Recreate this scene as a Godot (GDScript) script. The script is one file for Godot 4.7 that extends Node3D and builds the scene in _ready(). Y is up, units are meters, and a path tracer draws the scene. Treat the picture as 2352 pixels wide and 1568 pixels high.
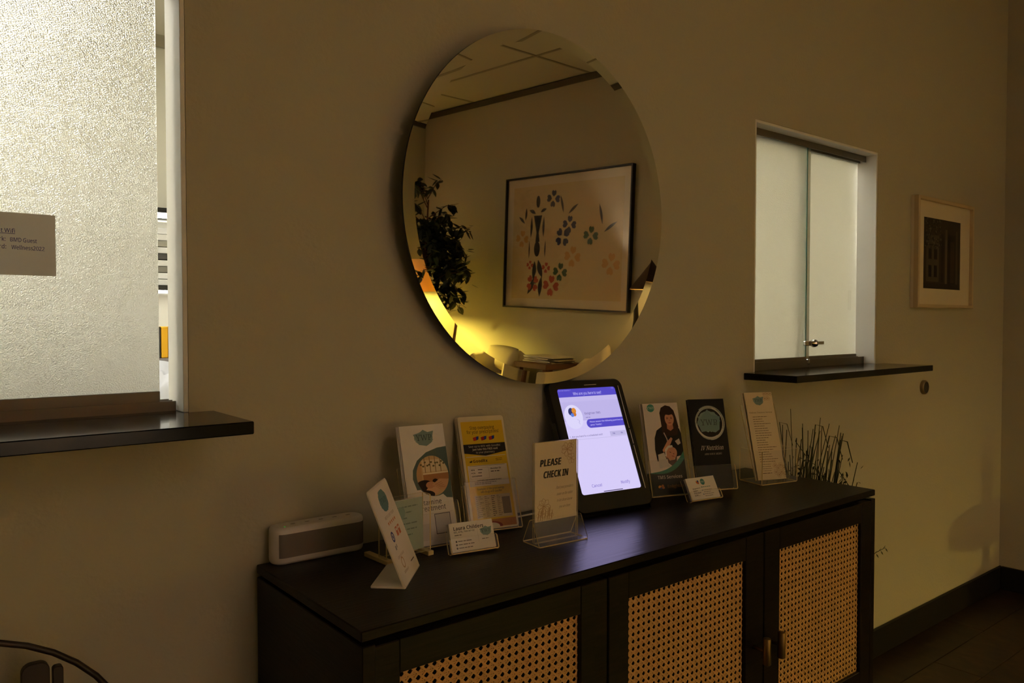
extends Node3D
# A dim waiting room: a dark cane-fronted sideboard with leaflets and a tablet under a round mirror, between two frosted reception windows.
const TOP := 0.7624          # height of the sideboard's top
const XR := 3.83             # right-hand wall
const XL := -1.55            # left-hand wall
const ZF := 4.30             # wall opposite the mirror
const CEIL := 2.71
const WT := 0.085            # thickness of the wall with the windows
var M := {}
var taken := {}
var rng := RandomNumberGenerator.new()
var fonts := {}

# ---------------------------------------------------------------- geometry collector
class G:
	var st := SurfaceTool.new()
	var xf := Transform3D.IDENTITY
	func _init() -> void:
		st.begin(Mesh.PRIMITIVE_TRIANGLES)
		st.set_smooth_group(0xFFFFFFFF)
	func sm(n: int) -> void:
		st.set_smooth_group(0xFFFFFFFF if n < 0 else n)
	func v(p: Vector3, uv: Vector2) -> void:
		st.set_uv(uv)
		st.add_vertex(xf * p)
	func tri(a: Vector3, b: Vector3, c: Vector3, ua := Vector2.ZERO, ub := Vector2.ZERO, uc := Vector2.ZERO) -> void:
		v(a, ua); v(c, uc); v(b, ub)
	func quad(a: Vector3, b: Vector3, c: Vector3, d: Vector3) -> void:   # anticlockwise from outside: bottom left, bottom right, top right, top left
		tri(a, b, c, Vector2(0, 1), Vector2(1, 1), Vector2(1, 0))
		tri(a, c, d, Vector2(0, 1), Vector2(1, 0), Vector2(0, 0))
	func face(pts: Array) -> void:
		for i in range(1, pts.size() - 1):
			tri(pts[0], pts[i], pts[i + 1])
	func box(c: Vector3, s: Vector3, bev := 0.0) -> void:
		var h := s / 2
		var b: float = minf(bev, minf(h.x, minf(h.y, h.z)) * 0.9)
		var ax := [Vector3.RIGHT, Vector3.UP, Vector3.BACK]
		for k in 3:
			var n: Vector3 = ax[k]
			var u: Vector3 = ax[(k + 1) % 3]
			var w: Vector3 = ax[(k + 2) % 3]
			var hu: float = h[(k + 1) % 3] - b
			var hw: float = h[(k + 2) % 3] - b
			var hn: float = h[k]
			for s1 in [1.0, -1.0]:
				var o: Vector3 = c + n * hn * s1
				if s1 > 0:
					quad(o - u * hu - w * hw, o + u * hu - w * hw, o + u * hu + w * hw, o - u * hu + w * hw)
				else:
					quad(o - u * hu + w * hw, o + u * hu + w * hw, o + u * hu - w * hw, o - u * hu - w * hw)
		if b > 0.0:
			for k in 3:
				var u: Vector3 = ax[(k + 1) % 3]
				var w: Vector3 = ax[(k + 2) % 3]
				var n: Vector3 = ax[k]
				var hn: float = h[k] - b
				for s1 in [1.0, -1.0]:
					for s2 in [1.0, -1.0]:
						var p: Vector3 = c + u * h[(k + 1) % 3] * s1 + w * (h[(k + 2) % 3] - b) * s2
						var q: Vector3 = c + u * (h[(k + 1) % 3] - b) * s1 + w * h[(k + 2) % 3] * s2
						if s1 * s2 > 0:
							face([p - n * hn, q - n * hn, q + n * hn, p + n * hn])
						else:
							face([q - n * hn, p - n * hn, p + n * hn, q + n * hn])
			for sx in [1.0, -1.0]:
				for sy in [1.0, -1.0]:
					for sz in [1.0, -1.0]:
						var a := c + Vector3(h.x * sx, (h.y - b) * sy, (h.z - b) * sz)
						var d := c + Vector3((h.x - b) * sx, h.y * sy, (h.z - b) * sz)
						var e := c + Vector3((h.x - b) * sx, (h.y - b) * sy, h.z * sz)
						if sx * sy * sz > 0:
							tri(a, d, e)
						else:
							tri(a, e, d)
	func bar(a: Vector3, b: Vector3, w: float, t: float, up := Vector3.UP) -> void:   # a square rod from a to b
		var f := (b - a).normalized()
		var r := f.cross(up).normalized()
		if r.length() < 0.5:
			r = f.cross(Vector3.RIGHT).normalized()
		var u := r.cross(f)
		var keep := xf
		xf = xf * Transform3D(Basis(r, u, -f), (a + b) / 2)
		box(Vector3.ZERO, Vector3(w, t, a.distance_to(b)))
		xf = keep
	func tube(pts: Array, radii: Array, segs := 10, caps := true) -> void:
		sm(1)
		var rings := []
		var up := Vector3(0.13, 0.97, 0.21)
		for i in pts.size():
			var f: Vector3 = (pts[mini(i + 1, pts.size() - 1)] - pts[maxi(i - 1, 0)]).normalized()
			var r: Vector3 = f.cross(up)
			if r.length() < 0.1:
				r = f.cross(Vector3(1, 0.1, 0.3))
			r = r.normalized()
			var u: Vector3 = r.cross(f)
			var ring := []
			for k in segs:
				var t: float = TAU * k / segs
				ring.append(pts[i] + (r * cos(t) + u * sin(t)) * radii[mini(i, radii.size() - 1)])
			rings.append(ring)
		for i in pts.size() - 1:
			for k in segs:
				var k2 := (k + 1) % segs
				quad(rings[i][k2], rings[i][k], rings[i + 1][k], rings[i + 1][k2])
		if caps:
			sm(-1)
			var last: Array = rings[-1].duplicate()
			last.reverse()
			face(rings[0])
			face(last)
		sm(-1)
	func lathe(prof: Array, segs := 32, c := Vector3.ZERO) -> void:   # (radius, height), from bottom outside upwards
		sm(2)
		for i in prof.size() - 1:
			for k in segs:
				var t0: float = TAU * k / segs
				var t1: float = TAU * (k + 1) / segs
				var d0 := Vector3(cos(t0), 0, -sin(t0))
				var d1 := Vector3(cos(t1), 0, -sin(t1))
				var p: Vector2 = prof[i]
				var q: Vector2 = prof[i + 1]
				quad(c + d0 * p.x + Vector3.UP * p.y, c + d1 * p.x + Vector3.UP * p.y, c + d1 * q.x + Vector3.UP * q.y, c + d0 * q.x + Vector3.UP * q.y)
		sm(-1)
	func cap(pl: PackedVector2Array, z: float, front: bool, box2 := Rect2()) -> void:
		var ix := Geometry2D.triangulate_polygon(pl)
		var f := func(p: Vector2) -> Vector2: return Vector2((p.x - box2.position.x) / maxf(box2.size.x, 1e-6), 1.0 - (p.y - box2.position.y) / maxf(box2.size.y, 1e-6))
		for i in range(0, ix.size(), 3):
			var a := pl[ix[i]]
			var b := pl[ix[i + 1]]
			var c := pl[ix[i + 2]]
			if ((b - a).cross(c - a) > 0) != front:
				var k := b; b = c; c = k
			tri(Vector3(a.x, a.y, z), Vector3(b.x, b.y, z), Vector3(c.x, c.y, z), f.call(a), f.call(b), f.call(c))
	func rim(pl: PackedVector2Array, pl2: PackedVector2Array, z0: float, z1: float, smooth := false) -> void:   # wall between two outlines, anticlockwise
		if smooth: sm(3)
		for i in pl.size():
			var j := (i + 1) % pl.size()
			quad(Vector3(pl[i].x, pl[i].y, z0), Vector3(pl[j].x, pl[j].y, z0), Vector3(pl2[j].x, pl2[j].y, z1), Vector3(pl2[i].x, pl2[i].y, z1))
		sm(-1)
	func prism(pl: PackedVector2Array, z0: float, z1: float, bev := 0.0, smooth := false) -> void:   # outline anticlockwise in x, y
		var inner := pl
		if bev > 0.0:
			inner = PackedVector2Array()
			var n := pl.size()
			for i in n:
				var d0 := (pl[i] - pl[(i + n - 1) % n]).normalized()
				var d1 := (pl[(i + 1) % n] - pl[i]).normalized()
				var nrm := (Vector2(-d0.y, d0.x) + Vector2(-d1.y, d1.x)).normalized()
				inner.append(pl[i] + nrm * bev)
		cap(inner, z1, true)
		cap(inner, z0, false)
		rim(pl, pl, z0 + bev, z1 - bev, smooth)
		if bev > 0.0:
			rim(pl, inner, z1 - bev, z1, smooth)
			rim(inner, pl, z0, z0 + bev, smooth)
	func done(into: ArrayMesh = null) -> ArrayMesh:
		st.generate_normals()
		return st.commit(into)

static func rrect(w: float, h: float, r: float, n := 6, cy := 0.0) -> PackedVector2Array:
	var p := PackedVector2Array()
	for k in 4:
		var c := Vector2((w / 2 - r) * (1 if k == 0 or k == 3 else -1), cy + (h / 2 - r) * (1 if k < 2 else -1))
		for i in n + 1:
			var t := PI / 2 * (k + float(i) / n)
			p.append(c + Vector2(cos(t), sin(t)) * r)
	return p

static func disc(r: float, n := 48, rx := 0.0) -> PackedVector2Array:
	var p := PackedVector2Array()
	for i in n:
		p.append(Vector2(cos(TAU * i / n) * (rx if rx > 0.0 else r), sin(TAU * i / n) * r))
	return p

# ---------------------------------------------------------------- flat print: a small raster that knows polygons and lettering
class Canvas:
	var im: Image
	var w: int
	var h: int
	var fonts: Dictionary
	func _init(ww: int, hh: int, bg: Color, ff: Dictionary) -> void:
		w = ww; h = hh; fonts = ff
		im = Image.create(w, h, false, Image.FORMAT_RGB8)
		im.fill(bg)
	func rect(x: float, y: float, ww: float, hh: float, c: Color) -> void:
		im.fill_rect(Rect2i(roundi(x), roundi(y), maxi(1, roundi(ww)), maxi(1, roundi(hh))), c)
	func poly(p: Array, c: Color) -> void:
		var y0 := 1e9
		var y1 := -1e9
		for q in p:
			y0 = minf(y0, q.y); y1 = maxf(y1, q.y)
		for y in range(maxi(0, floori(y0)), mini(h - 1, ceili(y1)) + 1):
			var xs := []
			var yc := y + 0.5
			for i in p.size():
				var a: Vector2 = p[i]
				var b: Vector2 = p[(i + 1) % p.size()]
				if (a.y <= yc) != (b.y <= yc):
					xs.append(a.x + (b.x - a.x) * (yc - a.y) / (b.y - a.y))
			xs.sort()
			for i in range(0, xs.size() - 1, 2):
				var x0 := roundi(xs[i])
				var x1 := roundi(xs[i + 1])
				if x1 > x0:
					im.fill_rect(Rect2i(x0, y, x1 - x0, 1), c)
	func oval(cx: float, cy: float, rx: float, ry: float, c: Color, turn := 0.0) -> void:
		var p := []
		for i in 36:
			var t := TAU * i / 36
			p.append(Vector2(cx, cy) + Vector2(cos(t) * rx, sin(t) * ry).rotated(turn))
		poly(p, c)
	func blob(cx: float, cy: float, rx: float, ry: float, c: Color, rough: float, sd: int) -> void:
		var r := RandomNumberGenerator.new()
		r.seed = sd
		var p := []
		for i in 40:
			var t := TAU * i / 40
			p.append(Vector2(cx + cos(t) * rx * (1 + r.randf_range(-rough, rough)), cy + sin(t) * ry * (1 + r.randf_range(-rough, rough))))
		poly(p, c)
	func line(a: Vector2, b: Vector2, t: float, c: Color) -> void:
		var n := (b - a).normalized().orthogonal() * t / 2
		poly([a + n, b + n, b - n, a - n], c)
	func path(pts: Array, t: float, c: Color) -> void:
		for i in pts.size() - 1:
			line(pts[i], pts[i + 1], t, c)
	func bars(x: float, y: float, ww: float, n: int, step: float, t: float, c: Color, sd := 1) -> void:   # lines of print too small to read
		var r := RandomNumberGenerator.new()
		r.seed = sd
		for i in n:
			var xx := x
			var stop := x + ww * r.randf_range(0.45, 1.0)
			while xx < stop:
				var l := r.randf_range(2.0, 7.0) * t
				rect(xx, y + i * step, minf(l, stop - xx), t, c)
				xx += l + t * 0.9
	func leaf(a: Vector2, b: Vector2, t: float, c: Color) -> void:
		var n := (b - a).orthogonal().normalized() * t
		var p := []
		for i in 9:
			var s := i / 8.0
			p.append(a.lerp(b, s) + n * sin(PI * s))
		for i in range(7, 0, -1):
			var s := i / 8.0
			p.append(a.lerp(b, s) - n * sin(PI * s) * 0.6)
		poly(p, c)
	func text(s: String, x: float, y: float, size: float, c: Color, font := "sans", align := 0.5, shear := 0.0, turn := 0.0, fit := 0.0) -> float:   # y is the middle of the line
		var tm := TextMesh.new()
		tm.text = s
		tm.font = fonts[font]
		tm.font_size = 48
		tm.pixel_size = 1.0 / 48
		tm.depth = 0.0
		tm.curve_step = 2.0
		var a := tm.get_mesh_arrays()
		if a.size() == 0 or a[Mesh.ARRAY_VERTEX] == null:
			return 0.0
		var vs: PackedVector3Array = a[Mesh.ARRAY_VERTEX]
		var ix = a[Mesh.ARRAY_INDEX]
		var x0 := 1e9
		var x1 := -1e9
		for q in vs:
			x0 = minf(x0, q.x); x1 = maxf(x1, q.x)
		var pts := []
		var kx: float = fit / maxf((x1 - x0) * size, 1e-6) if fit > 0.0 else 1.0
		for q in vs:
			pts.append(Vector2(x, y) + Vector2((q.x - lerpf(x0, x1, align)) * size * kx + q.y * shear * size, -q.y * size).rotated(turn))
		var n: int = ix.size() if ix != null and ix.size() else pts.size()
		for i in range(0, n - 2, 3):
			if ix != null and ix.size():
				poly([pts[ix[i]], pts[ix[i + 1]], pts[ix[i + 2]]], c)
			else:
				poly([pts[i], pts[i + 1], pts[i + 2]], c)
		return (x1 - x0) * size
	func tex() -> ImageTexture:
		return ImageTexture.create_from_image(im)

func C8(r: int, g: int, b: int) -> Color:
	return Color(r / 255.0, g / 255.0, b / 255.0)

# ---------------------------------------------------------------- naming and tagging
func numbered(n: String) -> String:
	taken[n] = taken.get(n, -1) + 1
	return n if taken[n] == 0 else "%s_%03d" % [n, taken[n]]

func tag(o: Node, label := "", category := "", group := "", kind := "") -> Node:
	if label: o.set_meta("label", label)
	if category: o.set_meta("category", category)
	if group: o.set_meta("group", group)
	if kind: o.set_meta("kind", kind)
	return o

func thing(n: String, label: String, category: String, xf := Transform3D.IDENTITY, group := "") -> Node3D:
	var o := Node3D.new()
	o.name = numbered(n)
	add_child(o)
	o.transform = xf
	tag(o, label, category, group)
	return o

func mesh(n: String, m: Mesh, mats: Array, parent: Node = self, xf := Transform3D.IDENTITY) -> MeshInstance3D:
	var o := MeshInstance3D.new()
	o.mesh = m
	for i in mini(mats.size(), m.get_surface_count()):
		o.set_surface_override_material(i, mats[i])
	if parent == self:
		o.name = numbered(n)
		add_child(o)
	else:
		var k := 0
		var nm := n
		while parent.has_node(nm):
			k += 1
			nm = "%s_%03d" % [n, k]
		o.name = nm
		parent.add_child(o)
	o.transform = xf
	return o

func obj(n: String, g: G, m: Material, parent: Node = self, xf := Transform3D.IDENTITY) -> MeshInstance3D:
	return mesh(n, g.done(), [m], parent, xf)

func struct(n: String, g: G, m: Material) -> MeshInstance3D:
	var o := obj(n, g, m)
	tag(o, "", "", "", "structure")
	return o

func bx(n: String, c: Vector3, s: Vector3, m: Material, parent: Node, bev := 0.0) -> MeshInstance3D:
	var g := G.new()
	g.box(Vector3.ZERO, s, bev)
	return obj(n, g, m, parent, Transform3D(Basis(), c))

# ---------------------------------------------------------------- materials
func mat(c: Color, rough := 0.6, metal := 0.0, spec := 0.5) -> StandardMaterial3D:
	var m := StandardMaterial3D.new()
	m.albedo_color = c
	m.roughness = rough
	m.metallic = metal
	m.metallic_specular = spec
	return m

func noise_tex(freq: float, sd: int, size := 512, octaves := 3, kind := FastNoiseLite.TYPE_SIMPLEX_SMOOTH, ramp: Gradient = null, stretch := 1.0) -> Texture2D:
	var n := FastNoiseLite.new()
	n.seed = sd
	n.frequency = freq
	n.noise_type = kind
	n.fractal_octaves = octaves
	var t := NoiseTexture2D.new()
	t.width = size
	t.height = int(size * stretch)
	t.seamless = true
	t.noise = n
	if ramp:
		t.color_ramp = ramp
	return t

func ramp(a: Color, b: Color, c = null) -> Gradient:
	var g := Gradient.new()
	g.set_color(0, a)
	g.set_color(1, b)
	if c != null:
		g.add_point(0.5, c)
	return g

func bump(m: StandardMaterial3D, t: Texture2D, depth: float, scale: float) -> StandardMaterial3D:
	m.heightmap_enabled = true
	m.heightmap_texture = t
	m.heightmap_scale = depth
	m.uv1_triplanar = true
	m.uv1_scale = Vector3.ONE * scale
	return m

func grain(size: int, a: Color, b: Color, sd: int) -> ImageTexture:   # wood grain along u
	var n := FastNoiseLite.new()
	n.seed = sd
	n.frequency = 0.03
	n.fractal_octaves = 4
	var im := Image.create(size, size, false, Image.FORMAT_RGB8)
	for y in size:
		for x in size:
			var v := n.get_noise_2d(x * 0.22 + 3.0 * sin(TAU * x / size), y * 3.0 + n.get_noise_2d(x * 0.15, y * 0.4) * 14.0)
			var f := clampf(0.5 + v * 0.9, 0.0, 1.0)
			im.set_pixel(x, y, a.lerp(b, f))
	return ImageTexture.create_from_image(im)

func glow(c: Color, e: float) -> StandardMaterial3D:
	var m := mat(Color.BLACK, 0.6)
	m.emission_enabled = true
	m.emission = c
	m.emission_energy_multiplier = e
	return m

func printed(t: Texture2D, rough := 0.6) -> StandardMaterial3D:
	var m := mat(Color.WHITE, rough, 0.0, 0.3)
	m.albedo_texture = t
	return m

func clear(a := 0.06, c := Color(1, 1, 1)) -> StandardMaterial3D:
	var m := mat(Color(c.r, c.g, c.b, a), 0.04)
	m.transparency = BaseMaterial3D.TRANSPARENCY_ALPHA
	return m

func make_materials() -> void:
	fonts.sans = SystemFont.new(); fonts.sans.font_names = ["Droid Sans"]
	fonts.bold = SystemFont.new(); fonts.bold.font_names = ["Droid Sans"]; fonts.bold.font_weight = 700
	fonts.serif = SystemFont.new(); fonts.serif.font_names = ["Droid Serif"]
	M.wall = bump(mat(C8(192, 185, 158), 0.85, 0, 0.3), noise_tex(0.035, 3), 0.05, 4.0)
	M.office = mat(C8(222, 218, 200), 0.8, 0, 0.3)
	M.jamb = bump(mat(C8(240, 238, 228), 0.6, 0, 0.4), noise_tex(0.02, 4), 0.03, 3.0)
	M.alu = mat(C8(104, 98, 86), 0.42, 0.3)
	M.dark_trim = mat(C8(17, 14, 11), 0.55)
	M.crown = mat(C8(92, 84, 66), 0.7)
	M.tile = bump(mat(C8(214, 208, 190), 0.9, 0, 0.2), noise_tex(0.09, 5), 0.04, 5.0)
	M.grid = mat(C8(160, 152, 130), 0.5)
	var f := mat(Color.WHITE, 0.4)
	f.albedo_texture = grain(256, C8(38, 25, 16), C8(66, 46, 30), 7)
	M.plank = f
	var f2 := mat(Color.WHITE, 0.42)
	f2.albedo_texture = grain(256, C8(32, 21, 14), C8(56, 38, 25), 8)
	M.plank2 = f2
	var w := mat(Color.WHITE, 0.34, 0, 0.30)
	var gt := grain(512, C8(18, 14, 11), C8(32, 25, 19), 11)
	w.albedo_texture = gt
	w.heightmap_enabled = true
	w.heightmap_texture = gt
	w.heightmap_scale = 0.22
	w.uv1_triplanar = true
	w.uv1_scale = Vector3(1.6, 3.0, 3.0)
	M.black_wood = w
	M.inside = mat(C8(14, 11, 9), 0.8)
	M.cane = mat(C8(204, 158, 92), 0.6)
	M.brass = mat(C8(128, 104, 66), 0.38, 0.9)
	M.stone = mat(C8(12, 11, 10), 0.12, 0, 0.27)
	M.paper = mat(C8(232, 228, 220), 0.6)
	M.cream = mat(C8(226, 212, 180), 0.7)
	M.white_plastic = mat(C8(228, 222, 214), 0.35)
	M.black_plastic = mat(C8(16, 15, 15), 0.38)
	M.chrome = mat(C8(205, 203, 198), 0.16, 1.0)
	M.acrylic = clear(0.025)
	M.acrylic.metallic_specular = 0.3
	M.edge = clear(0.0)
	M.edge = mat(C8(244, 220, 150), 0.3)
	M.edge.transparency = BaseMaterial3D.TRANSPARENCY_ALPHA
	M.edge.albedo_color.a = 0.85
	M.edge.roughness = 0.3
	var fr := mat(Color(0.99, 0.99, 0.97, 0.02), 0.30)
	fr.refraction_enabled = true
	fr.refraction_scale = 0.05
	M.frost_left = bump(fr, noise_tex(0.085, 9, 512, 2), 0.115, 7.5)
	var fb := fr.duplicate()
	fb.roughness = 0.38
	M.frost_right = bump(fb, noise_tex(0.06, 10, 512, 2), 0.05, 7.0)
	M.pull = clear(0.03)
	M.pull.metallic_specular = 0.2
	M.strip = mat(Color(0.78, 0.8, 0.72, 0.55), 0.4)
	M.strip.transparency = BaseMaterial3D.TRANSPARENCY_ALPHA
	M.carpet = mat(C8(120, 112, 100), 0.95)
	M.desk = mat(C8(128, 122, 118), 0.5)
	M.frame_wood = mat(C8(206, 184, 140), 0.5)
	M.gloss_white = mat(C8(236, 226, 206), 0.14)
	M.mesh_grey = bump(mat(C8(132, 122, 112), 0.9), noise_tex(0.25, 15, 256, 1, FastNoiseLite.TYPE_CELLULAR), 0.05, 30.0)
	M.dark_wood = mat(C8(38, 24, 17), 0.45)
	M.brown_wood = mat(C8(104, 66, 38), 0.5)
	M.cream_fabric = bump(mat(C8(214, 200, 164), 0.9), noise_tex(0.2, 16, 256, 2), 0.05, 12.0)
	M.grass = [mat(C8(62, 64, 26), 0.6), mat(C8(48, 52, 20), 0.6), mat(C8(76, 70, 32), 0.6)]
	M.leaf = [mat(C8(34, 48, 22), 0.4), mat(C8(44, 58, 26), 0.4)]
	M.glass_edge = mat(C8(60, 120, 110), 0.2)

# acrylic sheet in local x, y with its faces clear and its edges catching light
func sheet(n: String, parent: Node, xf: Transform3D, w: float, h: float, t := 0.0022) -> MeshInstance3D:
	var g := G.new()
	var p := rrect(w, h, minf(0.003, minf(w, h) * 0.3), 3, h / 2)
	g.cap(p, t / 2, true)
	g.cap(p, -t / 2, false)
	var e := G.new()
	e.rim(p, p, -t / 2, t / 2)
	return mesh(n, e.done(g.done()), [M.acrylic, M.edge], parent, xf)

func pose(x: float, z: float, yaw: float, lean: float, y := TOP) -> Transform3D:   # origin at the middle of a sheet's lower edge; x right, y up the sheet, z out of its face
	var a := deg_to_rad(yaw)
	var l := deg_to_rad(lean)
	var r := Vector3(cos(a), 0, -sin(a))
	var n := Vector3(sin(a), 0, cos(a))
	return Transform3D(Basis(r, Vector3.UP * cos(l) - n * sin(l), n * cos(l) + Vector3.UP * sin(l)), Vector3(x, y, z))

func card_mesh(w: float, h: float, t: float, r := 0.0) -> ArrayMesh:   # surface 0 is the printed face, surface 1 the paper
	var g := G.new()
	var p := rrect(w, h, r, 4, h / 2) if r > 0 else PackedVector2Array([Vector2(w / 2, h), Vector2(-w / 2, h), Vector2(-w / 2, 0), Vector2(w / 2, 0)])
	g.cap(p, 0, true, Rect2(-w / 2, 0, w, h))
	var e := G.new()
	e.cap(p, -t, false)
	e.rim(p, p, -t, 0)
	return e.done(g.done())

# ---------------------------------------------------------------- the scene
func _ready() -> void:
	var cam := Camera3D.new()
	cam.position = Vector3(0, 1.1788, 1.32)
	cam.rotation_degrees = Vector3(-1.515, -38.92, 0)
	cam.fov = 47.07
	cam.near = 0.02
	cam.name = "camera"
	add_child(cam)
	cam.current = true
	var we := WorldEnvironment.new()
	we.name = "environment"
	var env := Environment.new()
	env.background_mode = Environment.BG_COLOR
	env.background_color = Color.BLACK
	env.ambient_light_source = Environment.AMBIENT_SOURCE_DISABLED
	env.tonemap_mode = Environment.TONE_MAPPER_LINEAR
	env.tonemap_exposure = 1.0
	env.sdfgi_enabled = true
	env.ssao_enabled = true
	env.ssil_enabled = true
	we.environment = env
	add_child(we)
	rng.seed = 20
	make_materials()
	build_shell()
	build_windows()
	build_office()
	build_sideboard()
	build_mirror()
	build_wall_things()
	build_leaflets()
	build_tablet()
	build_speaker()
	build_grass()
	build_left_chair()
	build_far_side()

func lamp(n: String, at: Vector3, c: Color, e: float, size: float) -> OmniLight3D:
	var l := OmniLight3D.new()
	l.name = n
	l.position = at
	l.light_color = c
	l.light_energy = e
	l.light_size = size
	l.omni_range = 12.0
	l.omni_attenuation = 2.0
	l.shadow_enabled = true
	add_child(l)
	return l

func area(n: String, xf: Transform3D, size: Vector2, c: Color, e: float) -> void:
	var l := AreaLight3D.new()
	l.name = n
	l.area_size = size
	l.light_color = c
	l.light_energy = e
	l.area_range = 12.0
	l.shadow_enabled = true
	l.transform = xf
	add_child(l)

const W1 := Vector2(-0.39, 0.39)      # left window, x
const W2 := Vector2(1.962, 2.688)     # right window, x
const WB := 1.03
const WH := 1.757

func build_shell() -> void:
	var g := G.new()
	var xs := [XL - 0.1, W1.x, W1.y, W2.x, W2.y, XR + 0.1]
	for k in [0, 2, 4]:
		g.box(Vector3((xs[k] + xs[k + 1]) / 2, CEIL / 2, -WT / 2), Vector3(xs[k + 1] - xs[k], CEIL, WT))
	for k in [1, 3]:
		g.box(Vector3((xs[k] + xs[k + 1]) / 2, WB / 2 - 0.01, -WT / 2), Vector3(xs[k + 1] - xs[k], WB - 0.02, WT))
		g.box(Vector3((xs[k] + xs[k + 1]) / 2, (WH + CEIL) / 2, -WT / 2), Vector3(xs[k + 1] - xs[k], CEIL - WH, WT))
	struct("wall_back", g, M.wall)
	g = G.new()
	g.box(Vector3(XR + 0.05, CEIL / 2, ZF / 2), Vector3(0.1, CEIL, ZF))
	struct("wall_right", g, M.wall)
	g = G.new()
	g.box(Vector3(XL - 0.05, CEIL / 2, ZF / 2), Vector3(0.1, CEIL, ZF))
	struct("wall_left", g, M.wall)
	g = G.new()
	g.box(Vector3((XL + XR) / 2, CEIL / 2, ZF + 0.05), Vector3(XR - XL + 0.2, CEIL, 0.1))
	struct("wall_front", g, M.wall)
	# skirting and the dark strip under the ceiling
	var runs := {"back": [Vector3((XL + XR) / 2, 0, 0.0055), Vector3(XR - XL, 0, 0.011)], "right": [Vector3(XR - 0.0055, 0, ZF / 2 + 0.0055), Vector3(0.011, 0, ZF - 0.011)], "left": [Vector3(XL + 0.0055, 0, ZF / 2 + 0.0055), Vector3(0.011, 0, ZF - 0.011)], "front": [Vector3((XL + XR) / 2, 0, ZF - 0.0055), Vector3(XR - XL - 0.03, 0, 0.011)]}
	var k := 1
	for side in runs:
		var c: Vector3 = runs[side][0]
		var s: Vector3 = runs[side][1]
		g = G.new()
		g.box(Vector3(c.x, 0.0505, c.z), Vector3(s.x, 0.101, s.z), 0.003)
		struct("baseboard_" + side, g, M.dark_trim)
		g = G.new()
		g.box(Vector3(c.x, CEIL - 0.022, c.z), Vector3(s.x, 0.044, s.z), 0.003)
		struct("trim_%d" % k, g, M.crown)
		k += 1
	# floor: planks along the window wall on a slab
	g = G.new()
	g.box(Vector3((XL + XR) / 2, -0.045, ZF / 2 - 0.05), Vector3(XR - XL + 0.2, 0.074, ZF + 0.1))
	var fl := struct("floor", g, M.inside)
	var pm := {}
	var pw := 0.152
	var row := 0
	var z := 0.0
	while z < ZF - 0.02:
		var d := minf(pw, ZF - z)
		var x := XL - fposmod(row * 0.43, 1.2)
		while x < XR - 0.01:
			var x0 := maxf(x, XL)
			var x1 := minf(x + 1.2, XR)
			if x1 - x0 > 0.02:
				var key := Vector2(snappedf(x1 - x0, 0.001), snappedf(d, 0.001))
				if not pm.has(key):
					var q := G.new()
					q.box(Vector3.ZERO, Vector3(key.x - 0.0016, 0.008, key.y - 0.0016), 0.0012)
					pm[key] = q.done()
				mesh("plank", pm[key], [M.plank if rng.randf() < 0.55 else M.plank2], fl, Transform3D(Basis(), Vector3((x0 + x1) / 2, -0.004, z + d / 2)))
			x += 1.2
		z += pw
		row += 1
	# ceiling: lay-in tiles on a grid
	g = G.new()
	g.box(Vector3((XL + XR) / 2, CEIL + 0.06, ZF / 2 - 0.05), Vector3(XR - XL + 0.2, 0.06, ZF + 0.1))
	var ce := struct("ceiling", g, M.grid)
	var gg := G.new()
	x_grid(gg, ce)

func x_grid(gg: G, ce: Node) -> void:
	var tm := {}
	var x := XL
	while x < XR - 0.01:
		var x1 := minf(x + 0.61, XR)
		var z := 0.0
		while z < ZF - 0.01:
			var z1 := minf(z + 1.22, ZF)
			var key := Vector2(snappedf(x1 - x, 0.001), snappedf(z1 - z, 0.001))
			if not tm.has(key):
				var q := G.new()
				q.box(Vector3.ZERO, Vector3(key.x - 0.016, 0.018, key.y - 0.016), 0.004)
				tm[key] = q.done()
			mesh("ceiling_tile", tm[key], [M.tile], ce, Transform3D(Basis(), Vector3((x + x1) / 2, CEIL + 0.012, (z + z1) / 2)))
			z = z1
		if x > XL:
			gg.box(Vector3(x, CEIL + 0.004, ZF / 2), Vector3(0.02, 0.008, ZF))
		x = x1
	gg.box(Vector3((XL + XR) / 2, CEIL + 0.004, 1.22), Vector3(XR - XL, 0.008, 0.02))
	gg.box(Vector3((XL + XR) / 2, CEIL + 0.004, 2.44), Vector3(XR - XL, 0.008, 0.02))
	gg.box(Vector3((XL + XR) / 2, CEIL + 0.004, 3.66), Vector3(XR - XL, 0.008, 0.02))
	obj("tile_grid", gg, M.grid, ce)

func pane(n: String, parent: Node, x0: float, x1: float, y0: float, y1: float, z: float, m: Material) -> MeshInstance3D:
	var g := G.new()
	g.box(Vector3.ZERO, Vector3(x1 - x0, y1 - y0, 0.006), 0.0008)
	return obj(n, g, m, parent, Transform3D(Basis(), Vector3((x0 + x1) / 2, (y0 + y1) / 2, z)))

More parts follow.
